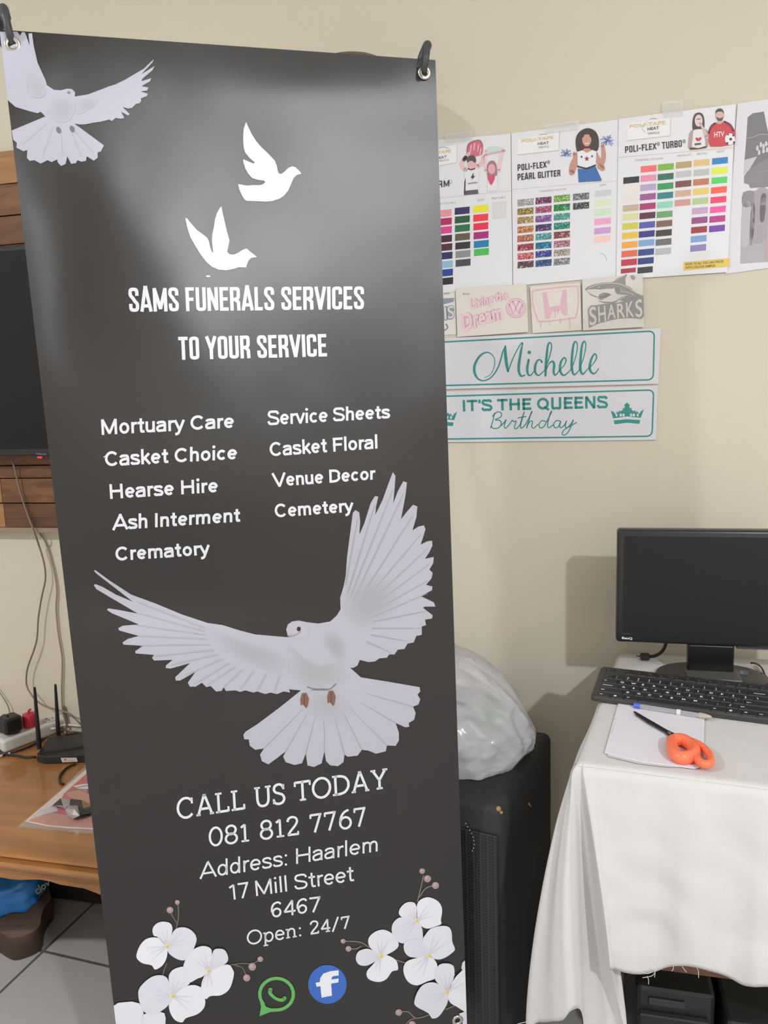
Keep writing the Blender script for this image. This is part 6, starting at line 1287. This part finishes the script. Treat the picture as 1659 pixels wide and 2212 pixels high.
# denser columns by spline
tops = cat([c_[0] for c_ in colm], 6); hems = cat([c_[1] for c_ in colm], 6); bel = [v_[0] for v_ in cat([(c_[2], 0, 0) for c_ in colm], 6)]
NT = 46; drop = []
for k in range(NT + 1):
    t_ = k / NT; row = []
    for i in range(len(tops)):
        a, b = tops[i], hems[i]
        out = (Vector((b.x, b.y, 0)) - Vector((a.x, a.y, 0)))
        # leaves the edge in a tight curve, then hangs
        hor = (1 - (1 - t_) ** 1.35); ver = t_
        q_ = Vector((a.x + (b.x - a.x) * hor, a.y + (b.y - a.y) * hor, a.z + (b.z - a.z) * ver))
        wl = sm(108, 180, i); od = (fn * (1 - 0.9 * wl) + lnm * (0.15 + 0.85 * wl)).normalized()
        q_ += od * (0.004 * sm(0.0, 0.04, t_) + bel[i] * math.sin(math.pi * t_))
        if i < 104:
            s_ = (q_ - dFL).dot(fdir)
            w_ = 0.0052 * noise.noise(Vector((s_ * 9, q_.z * 8, 1.3))) + 0.0034 * noise.noise(Vector((s_ * 17 + q_.z * 11, q_.z * 17, 4.0)))
            w_ += 0.0050 * max(0, noise.noise(Vector((s_ * 6 - q_.z * 7, q_.z * 20 + s_ * 4, 9.1)))) 
        else:
            w_ = 0.0045 * noise.noise(Vector((i * 0.16, q_.z * 2.2, 6.0)))
        q_ += od * w_ * sm(0.02, 0.25, t_)
        row.append(q_)
    drop.append(row)
topz = DZ + 0.001
rows_top = []; NV, NU_ = 40, 60
def dens(k, n): t = k / n; return t * t * (0.7) + t * 0.3
for a_ in range(NV + 1):
    v = dens(a_, NV); row = []
    L_, R_ = dFL.lerp(dBL, v), dFR2.lerp(dBR2, v)
    for b_ in range(NU_ + 1):
        q_ = L_.lerp(R_, dens(b_, NU_))
        e_ = min(max(0.0, -(q_ - dFL).dot(fn)), max(0.0, -(q_ - dFL).dot(lnm)))
        drop_ = 0.0035 * max(0.0, 1 - e_ / 0.009) ** 2
        row.append(Vector((q_.x, q_.y, topz - drop_ + 0.0007 * noise.noise(Vector((q_.x * 9, q_.y * 9, 2.0))) * sm(0.01, 0.05, e_))))
    rows_top.append(row)
for i in range(len(tops)):
    wl = sm(108, 180, i); drop[0][i] = tops[i] - (fn * (1 - wl) + lnm * wl) * 0.004; drop[0][i].z = topz - 0.0012
r = thing('tablecloth', 'white cotton cloth draped over the desk, its frayed corner hanging in folds', 'tablecloth', ((dFL + dBR2) / 2).to_tuple()[:2] + (DZ,))
mb = MB(); mb.recalc = False
mb.grid(rows_top, CLOTH); mb.grid(drop, CLOTH); mb.recalc = True
co = mb.build('cloth', r, smooth=True)
so_ = co.modifiers.new('thickness', 'SOLIDIFY'); so_.thickness = 0.0012; so_.offset = -1
THR = M('frayed_cotton_thread', (196, 196, 192), 0.8)
for L in ([(1414,2091),(1416,2098),(1408,2108),(1388,2112)], [(1398,2109),(1401,2117),(1401,2126)], [(1415,2092),(1415,2102),(1414,2111)], [(1414,2092),(1420,2096)], [(1386,2100),(1398,2103),(1408,2100)], [(1500,2085),(1508,2096),(1509,2112)], [(1455,2086),(1454,2094),(1451,2097)], [(1470,2083),(1478,2094),(1483,2100)], [(1141,2207),(1130,2209),(1118,2212)]):
    mb = MB(); mb.tube(cat([fpl(p_, 0.024) for p_ in L], 5), 0.0005, THR, 5); mb.build('frayed_thread', r)

# black equipment under the desk
KB_ = M('black_case_plastic', (40, 42, 44), 0.4); KB2 = M('dark_grey_case_plastic', (54, 57, 60), 0.38)
ud = dd0 + 0.16
def ubox(h0, h1, d0, d1, z0, z1, m_, name, par, bev=0.004): return wbox(MB(), h0, h1, d0, d1, z0, z1, m_).build(name, par, bevel=bev)
uh = lambda px: on_plane(px, WN, ud).dot(WH); uz = lambda px: on_plane(px, WN, ud).z
hA, hB = uh((1374, 2180)), uh((1545, 2200)); zA1 = uz((1440, 2135)); zA2 = uz((1440, 2186)); 
r = thing('equipment_case', 'black equipment case with a ledged front standing under the desk', 'case', wp((hA + hB) / 2, ud, 0))
ubox(hA, hB, ud, ud + 0.28, 0.0, zA1, KB_, 'body', r, 0.008)
ubox(hA + 0.005, hB - 0.012, ud - 0.012, ud - 0.0005, zA2 - 0.006, zA2, KB2, 'front_ledge', r, 0.002)
ubox(hA + 0.005, hB - 0.012, ud - 0.012, ud - 0.0005, zA2 - 0.05, zA2 - 0.044, KB2, 'front_ledge', r, 0.002)
ubox(hA + 0.02, hB - 0.05, ud - 0.004, ud - 0.0004, zA2 + 0.012, zA1 - 0.02, KB2, 'front_panel', r, 0.0015)
r = thing('computer_tower', 'dark computer tower at the picture edge under the desk', 'computer', wp(hB + 0.10, ud - 0.03, 0))
ubox(hB + 0.012, hB + 0.19, ud - 0.03, ud + 0.33, 0.0, zA1 - 0.02, KB_, 'case', r, 0.008)
ubox(hB + 0.03, hB + 0.17, ud - 0.034, ud - 0.0304, 0.05, zA1 - 0.05, KB2, 'front_panel', r, 0.0015)

# ================================================================== ON THE DESK
CT = DZ + 0.0024                                                  # cloth surface
mh0, mh1 = 0.094, 0.452; md = 1.515; mz0, mz1 = 0.797, 1.019
def mz(px): return on_plane(px, WN, md)
a_ = mz((1338, 1144)); b_ = mz((1327, 1387)); mh0 = (a_.dot(WH) + b_.dot(WH)) / 2; mz1 = a_.z; mz0 = b_.z; mh1 = mh0 + 0.362
MBLK = M('black_monitor_plastic', (36, 36, 37), 0.32)
r = thing('computer_monitor', 'black computer monitor, switched off, standing on the white cloth', 'monitor', wp((mh0 + mh1) / 2, md, CT))
wbox(MB(), mh0, mh1, md, md + 0.03, mz0, mz1, MBLK).build('bezel', r, bevel=0.006, segs=3, smooth=True, angle=math.radians(35))
wbox(MB(), mh0 + 0.04, mh1 - 0.04, md + 0.0302, md + 0.05, mz0 + 0.02, mz1 - 0.05, MBLK).build('rear_housing', r, bevel=0.008)
wbox(MB(), mh0 + 0.012, mh1 - 0.012, md - 0.0008, md - 0.0001, mz0 + 0.022, mz1 - 0.013, M('black_matt_screen', (24, 24, 24), 0.5, spec=0.35)).build('screen', r)
q = Print(lambda p, l: on_plane(p, -WN, -(md - 0.0004) + l), rough=0.4, lift=0.0002, step=0.0002)
q.text('BenQ', [(1343.5,1375.5),(1366,1377),(1366,1381.8),(1343.5,1380.2)], (226, 226, 226), 0, 0.035); q.build('logo_lettering', r)
q = Print(lambda p, l: on_plane(p, -WN, -(md - 0.0004) + l), rough=0.4, lift=0.0002, step=0.0002)
q.text('G610HDA', [(1343,1367),(1362,1368),(1362,1370.6),(1343,1369.6)], (74, 74, 74), 0); q.build('model_lettering', r)
mc = (mh0 + mh1) / 2
nk = on_plane((1533, 1425), WN, md + 0.02).dot(WH)
wbox(MB(), nk - 0.042, nk + 0.042, md + 0.008, md + 0.028, CT + 0.012, mz0 - 0.0002, M('black_gloss_neck', (20, 20, 20), 0.25)).build('neck', r, bevel=0.004)
mb = MB(); cb_ = wp(nk + 0.004, md + 0.018, CT)
rows = []
for k_, zz in ((1.0, 0.0), (1.0, 0.004), (0.97, 0.008), (0.85, 0.011), (0.5, 0.013), (0.05, 0.0135)):
    rows.append([cb_ + WH * 0.103 * k_ * math.cos(a) + WN * 0.070 * k_ * math.sin(a) + ZU * zz for a in (2 * math.pi * j / 48 for j in range(48))])
BASEM = M('dark_grey_base_plastic', (62, 60, 58), 0.35)
mb.grid(rows, BASEM, closed=True); mb.add(rows[0], [tuple(range(48))[::-1]], BASEM); mb.add(rows[-1], [tuple(range(48))], BASEM)
mb.build('base', r, smooth=True, angle=math.radians(40))
wbox(MB(), nk - 0.046, nk + 0.050, md - 0.035, md + 0.03, CT + 0.010, CT + 0.017, M('grey_base_collar', (86, 84, 80), 0.38)).build('base_collar', r, bevel=0.003)
wbox(MB(), nk + 0.046, mh1 - 0.02, md + 0.012, md + 0.03, mz0 - 0.008, mz0 - 0.0002, M('grey_button_strip', (84, 86, 92), 0.35)).build('button_strip', r, bevel=0.002)
q = Print(lambda p, l: at_z(p, CT + 0.0125 + l), rough=0.3, lift=0.0006, step=0.0002)
q.poly([(1592,1446),(1614,1448),(1617,1459),(1594,1456)], (88, 98, 112), 0); q.ribbon([(1600,1450),(1606,1455)], 1.8, (176, 186, 194), 1, smooth=0); q.ribbon([(1606,1450),(1600,1455)], 1.4, (150, 160, 172), 1, smooth=0); q.build('sticker', r)
# loose plug behind the monitor
cv = lambda px, d_: on_plane(px, WN, d_)
c0 = at_z((1393, 1418), CT + 0.007)
r = thing('cable_connector', 'loose black cable end lying on the cloth behind the monitor', 'cable', c0)
mb = MB(); mb.tube(cat([c0 + WH * 0.008, c0 + WH * 0.022 + ZU * 0.003, c0 + WH * 0.036 + WN * 0.004 + ZU * 0.014, c0 + WH * 0.042 + WN * 0.004 + ZU * 0.035, c0 + WH * 0.043 + ZU * 0.07 + WN * 0.004], 6), 0.0035, M('cable_sheath', (38, 34, 28), 0.5), 8); mb.build('cord', r, smooth=True)
MB().box(c0, (0.019, 0.013, 0.0135), M('brown_black_rubber', (44, 40, 32), 0.55), (WH, WN, ZU)).build('plug_body', r, bevel=0.003)
mb = MB(); mb.tube([c0 - WH * 0.009, c0 - WH * 0.017], [0.002, 0.0008], M('dull_metal', (90, 80, 60), 0.4, 0.8), 8); mb.build('pin', r)
cable('thin black cord curving round the monitor base', [at_z((1622,1432), CT + .02), at_z((1632,1433), CT + .022), at_z((1643,1440), CT + .016), at_z((1650,1452), CT + .008), at_z((1655,1466), CT + .004), at_z((1664,1480), CT + .004)], 0.0017, (40, 38, 34))
cable('white cord lying on the cloth beside the monitor base', [at_z((1632,1437), CT + .004), at_z((1645,1449), CT + .003), at_z((1658,1462), CT + .003), at_z((1680,1478), CT + .003)], 0.0024, (214, 212, 206))

# keyboard
KZ0 = CT + 0.0005
kFL = at_z((1275, 1504), CT + 0.009); kFR = at_z((1659, 1554), CT + 0.009); kx = (kFR - kFL); kx.z = 0; kx.normalize()
kBL = at_z((1311, 1437), CT + 0.028); ky = Vector((-kx.y, kx.x, 0)); KW, KD = 0.442, 0.136
KD = (kBL - kFL).dot(ky)
tilt = math.atan2(0.017, KD); kyt = (ky * math.cos(tilt) + ZU * math.sin(tilt)); kn = kx.cross(kyt).normalized()
k0 = kFL - kn * 0.0; KP = lambda u, v, w=0.0: k0 + kx * u + kyt * v + kn * w
r = thing('keyboard', 'black desktop keyboard lying askew on the white cloth in front of the monitor', 'keyboard', (k0 + kx * KW / 2 + ky * KD / 2).to_tuple()[:2] + (CT,))
KBM = M('black_keyboard_plastic', (58, 58, 58), 0.4); KEYM = M('black_key_plastic', (43, 43, 45), 0.45)
mb = MB()
def rrect(x0, x1, y0, y1, rad, n=4):
    o_ = []
    for cx_, cy_, a0 in ((x1 - rad, y1 - rad, 0), (x0 + rad, y1 - rad, 90), (x0 + rad, y0 + rad, 180), (x1 - rad, y0 + rad, 270)):
        o_ += [(cx_ + rad * math.cos(math.radians(a0 + 90 * k / n)), cy_ + rad * math.sin(math.radians(a0 + 90 * k / n))) for k in range(n + 1)]
    return o_
base_ = rrect(0, KW, 0, KD, 0.008); in_ = rrect(0.002, KW - 0.002, 0.002, KD - 0.002, 0.007)
topr = [KP(x, y, 0) for x, y in in_]; midr = [KP(x, y, -0.002) for x, y in base_]
botr = [Vector((p_.x, p_.y, max(KZ0, p_.z - 0.012))) for p_ in midr]
mb.grid([botr, midr, topr], KBM, closed=True); mb.add(topr, [tuple(range(len(topr)))], KBM); mb.add(botr, [tuple(range(len(botr)))[::-1]], KBM)
mb.build('keyboard_body', r, smooth=True, angle=math.radians(30))
for uu in (0.04, KW - 0.04):
    fpos = KP(uu, KD - 0.02, -0.004); MB().box((fpos.x, fpos.y, (KZ0 + fpos.z - 0.0095) / 2), (0.02, 0.008, max(0.002, fpos.z - 0.0095 - KZ0)), KBM, (kx, ky, ZU)).build('flip_foot', r)
LEG = M('white_key_legend', (226, 226, 228), 0.5); DIM = M('grey_key_legend', (128, 128, 130), 0.5)
U = 0.01905; X0 = 0.011; rowsv = [0.0105 + i * (KD - 0.034) / 5.0 for i in range(5)]; rowsv.append(KD - 0.0165)
kh = (KD - 0.034) / 5.0 - 0.0014
def key(x, v, w, leg, dim=False, par=None):
    mb = MB(); x0, x1 = X0 + x * U + 0.0006, X0 + (x + w) * U - 0.0006; y0, y1 = v - kh / 2, v + kh / 2; s_ = 0.0014
    bs_ = [KP(a, b, 0.0002) for a, b in ((x0, y0), (x1, y0), (x1, y1), (x0, y1))]; ts = [KP(a, b, 0.0018) for a, b in ((x0 + s_, y0 + s_), (x1 - s_, y0 + s_), (x1 - s_, y1 - s_ * .7), (x0 + s_, y1 - s_ * .7))]
    mb.add(bs_ + ts, [(3, 2, 1, 0), (4, 5, 6, 7), (0, 1, 5, 4), (1, 2, 6, 5), (2, 3, 7, 6), (3, 0, 4, 7)], KEYM)
    mb.recalc = False
    lm = DIM if dim else LEG
    if leg in ('<-', 'line'):
        xc = (x0 + x1) / 2 if leg == '<-' else x0 + 0.012; mb.add([KP(a, b, 0.0020) for a, b in ((xc - .009, v - .0008), (xc + .009, v - .0008), (xc + .009, v + .0008), (xc - .009, v + .0008))], [(0, 1, 2, 3)], lm)
    elif leg:
        for k, line in enumerate(leg.split('|')):
            vs, fs, a0, a1 = text_mesh(line, 0.05); hgt = 0.0072 if len(line) == 1 else 0.0034
            if '|' in leg: hgt = 0.0040
            wdt = (a1 - a0) * hgt; ox = x0 + 0.0045 if len(line) == 1 else x0 + 0.0030; oy = v - hgt * 0.35 + (0.0024 - 0.0056 * k if '|' in leg else 0.0)
            mb.add([KP(ox + (p_[0] - a0) * hgt, oy + p_[1] * hgt, 0.0020) for p_ in vs], fs, lm)
    return mb.build('key', r)
for row, (v, items) in enumerate((
 (rowsv[5], [(0, 1, 'Esc')] + [(2 + i, 1, 'F%d' % (i + 1)) for i in range(4)] + [(6.5 + i, 1, 'F%d' % (i + 5)) for i in range(4)] + [(11 + i, 1, 'F%d' % (i + 9)) for i in range(4)]),
 (rowsv[4], [(i, 1, c_) for i, c_ in enumerate(('~|`', '!|1', '@|2', '#|3', '$|4', '%|5', '^|6', '&|7', '*|8', '(|9', ')|0', '_|-', '+|='))] + [(13, 2, '<-')]),
 (rowsv[3], [(0, 1.5, 'Tab')] + [(1.5 + i, 1, c_) for i, c_ in enumerate('QWERTYUIOP[]')] + [(13.5, 1.5, '\\')]),
 (rowsv[2], [(0, 1.75, 'line')] + [(1.75 + i, 1, c_) for i, c_ in enumerate("ASDFGHJKL;'")] + [(12.75, 2.25, 'Enter')]),
 (rowsv[1], [(0, 2.25, 'Shift')] + [(2.25 + i, 1, c_) for i, c_ in enumerate('ZXCVBNM,./')] + [(12.25, 2.75, 'Shift')]),
 (rowsv[0], [(0, 1.25, 'Ctrl'), (1.25, 1.25, '#'), (2.5, 1.25, 'Alt'), (3.75, 6.25, ''), (10, 1.25, 'Alt'), (11.25, 1.25, '#'), (12.5, 1.25, '='), (13.75, 1.25, 'Ctrl')]))):
    for x, w, lg in items: key(x, v, w, lg, dim=(row == 0))
for j, v in ((5, rowsv[5]), (4, rowsv[4]), (3, rowsv[3])):
    for i in range(3): key(15.35 + i, v, 1, (('Prt', 'Scr', 'Brk'), ('Ins', 'Hm', 'Up'), ('Del', 'End', 'Dn'))[5 - j][i], True)
key(16.35, rowsv[1], 1, '^', True)
for i in range(3): key(15.35 + i, rowsv[0], 1, '<v>'[i], True)
mb = MB()
for i in range(4):
    for j in range(5):
        x0, x1 = X0 + (18.7 + i) * U + 0.001, X0 + (19.7 + i) * U - 0.001; v = rowsv[j]
        mb.box(KP((x0 + x1) / 2, v, 0.001), (x1 - x0, kh, 0.0016), KEYM, (kx, kyt, kn))
tag(mb.build('numeric_keypad', r), kind='stuff')

# paper, pen, scissors
def onc(px, hgt=0.0): return at_z(px, CT + hgt)
r = thing('paper_sheet', 'white sheet of paper on the cloth under the orange scissors', 'paper', onc((1420, 1590)))
PW = M('white_copy_paper', (224, 223, 231), 0.6)
mb = MB(); pc = [(1306,1627),(1337,1515),(1430,1517),(1522,1538),(1520,1656),(1499,1661),(1440,1653),(1390,1647),(1345,1637)]
mb.prism([onc(p_, 0.0006) for p_ in pc], ZU * 0.0012, PW); mb.build('top_sheet', r)
mb = MB(); mb.prism([onc(p_, 0.0001) for p_ in [(1312,1634),(1340,1516),(1520,1541),(1519,1657),(1440,1657),(1380,1650)]], ZU * 0.0004, M('under_paper', (198, 196, 198), 0.6)); mb.build('under_sheet', r)
q = Print(lambda p, l: onc(p, 0.0019 + l), lift=0.0002, step=0.0002)
for L in ([(1326,1555),(1333,1550)], [(1324,1570),(1330,1562)], [(1320,1585),(1326,1572)], [(1360,1551),(1362,1554)], [(1372,1556),(1375,1557)]): q.ribbon(L, 1.0, (186, 185, 200), 0, smooth=0)
q.build('faint_pen_marks', r)
PH = 0.0062
r = thing('ballpoint_pen', 'clear ballpoint pen with a blue end lying along the keyboard edge', 'pen', onc((1450, 1534), PH))
pa, pb = onc((1369, 1523.5), PH), onc((1538, 1549.5), PH); pd = (pb - pa).normalized()
pA = lambda t_: pa.lerp(pb, t_)
CL = glassy('clear_pen_plastic', (210, 210, 212), 0.45, 0.08)
MB().tube([pA(0.085), pA(0.84)], 0.0042, CL, 10).build('barrel', r, smooth=True, angle=math.radians(60))
MB().tube([pA(0.1), pA(0.8)], 0.0012, M('ink_tube', (70, 72, 80), 0.4), 8).build('ink_tube', r)
MB().tube([pA(0.0), pA(0.015), pA(0.085)], [0.0040, 0.0048, 0.0048], M('blue_pen_plastic', (74, 104, 206), 0.35), 12).build('end_cap', r, smooth=True, angle=math.radians(50))
MB().tube([pA(0.56), pA(0.61)], 0.0050, M('white_pen_grip', (222, 222, 220), 0.4), 10).build('ring', r)
MB().tube([pA(0.84), pA(0.9), pA(0.97), pA(1.0)], [0.0052, 0.0050, 0.0036, 0.001], M('beige_pen_tip', (176, 168, 150), 0.4), 10).build('tip', r, smooth=True, angle=math.radians(50))
# scissors
r = thing('scissors', 'orange-handled scissors with dark blades, closed, lying on the white paper', 'scissors', onc((1470, 1600), 0.002))
ORG = M('orange_handle_plastic', (252, 124, 86), 0.32); BLD = M('dark_steel_blade', (72, 74, 78), 0.32, 0.7)
SZ0 = 0.0022
tip = (1368.5, 1538.5)
mb = MB(); mb.prism([onc(p_, SZ0 + 0.0002) for p_ in (tip, (1372,1538.5),(1440,1578),(1473,1594),(1480,1601),(1465,1601),(1443,1585),(1400,1560))], ZU * 0.0018, BLD); mb.build('blade', r, bevel=0.0003)
mb = MB(); mb.prism([onc(p_, SZ0 + 0.0022) for p_ in ((1369.5,1540),(1400,1559),(1440,1582),(1456,1590),(1470,1597),(1446,1600),(1444,1590),(1436,1583),(1400,1563),(1373,1545))], ZU * 0.0018, BLD); mb.build('blade', r, bevel=0.0003)
ctr = onc((1446, 1583), SZ0 + 0.004)
MB().lathe(ctr, ZU, [(0, 0), (0.0028, 0), (0.0028, 0.001), (0.0016, 0.0018), (0, 0.0018)], M('bright_rivet', (190, 190, 192), 0.25, 1.0), 14).build('rivet', r)
def loop_handle(pts, rad, hgts, name):
    P_ = [onc(p_, h_) for p_, h_ in zip(pts, hgts)]; mb = MB(); L = cat(P_, 6, True); n_l = len(L); rows = []
    cen = sum(L, Vector()) / n_l
    for i in range(n_l):
        t = (L[(i + 1) % n_l] - L[i - 1]).normalized(); u = ZU.cross(t).normalized()
        rows.append([L[i] + u * rad * 0.9 * math.cos(a) + ZU * rad * math.sin(a) for a in (2 * math.pi * k / 12 for k in range(12))])
    rows.append(rows[0]); mb.grid(rows, ORG, closed=True); return mb
hA_ = 0.0112
mb = loop_handle([(1453,1601),(1472,1598),(1490,1607),(1500,1620),(1494,1632),(1474,1637),(1459,1631),(1452,1616)], 0.0102, [hA_] * 8, 'a'); mb.build('handle', r, smooth=True)
mb = loop_handle([(1483,1600),(1505,1607),(1524,1620),(1534,1635),(1534,1648),(1522,1651),(1509,1643),(1502,1628),(1492,1615)], 0.0066, [hA_] * 9, 'b')
mb.tube(cat([onc((1466,1599), 0.0072), onc((1478,1597), 0.0085), onc((1490,1603), hA_)], 5), [0.004] * 4 + [0.006] * 7, ORG, 10); mb.build('handle', r, smooth=True)
mb = MB(); mb.tube(cat([onc((1447,1597), 0.0072), onc((1452,1603), 0.0085), onc((1458,1612), hA_)], 5), [0.0045] * 5 + [0.007] * 6, ORG, 10)
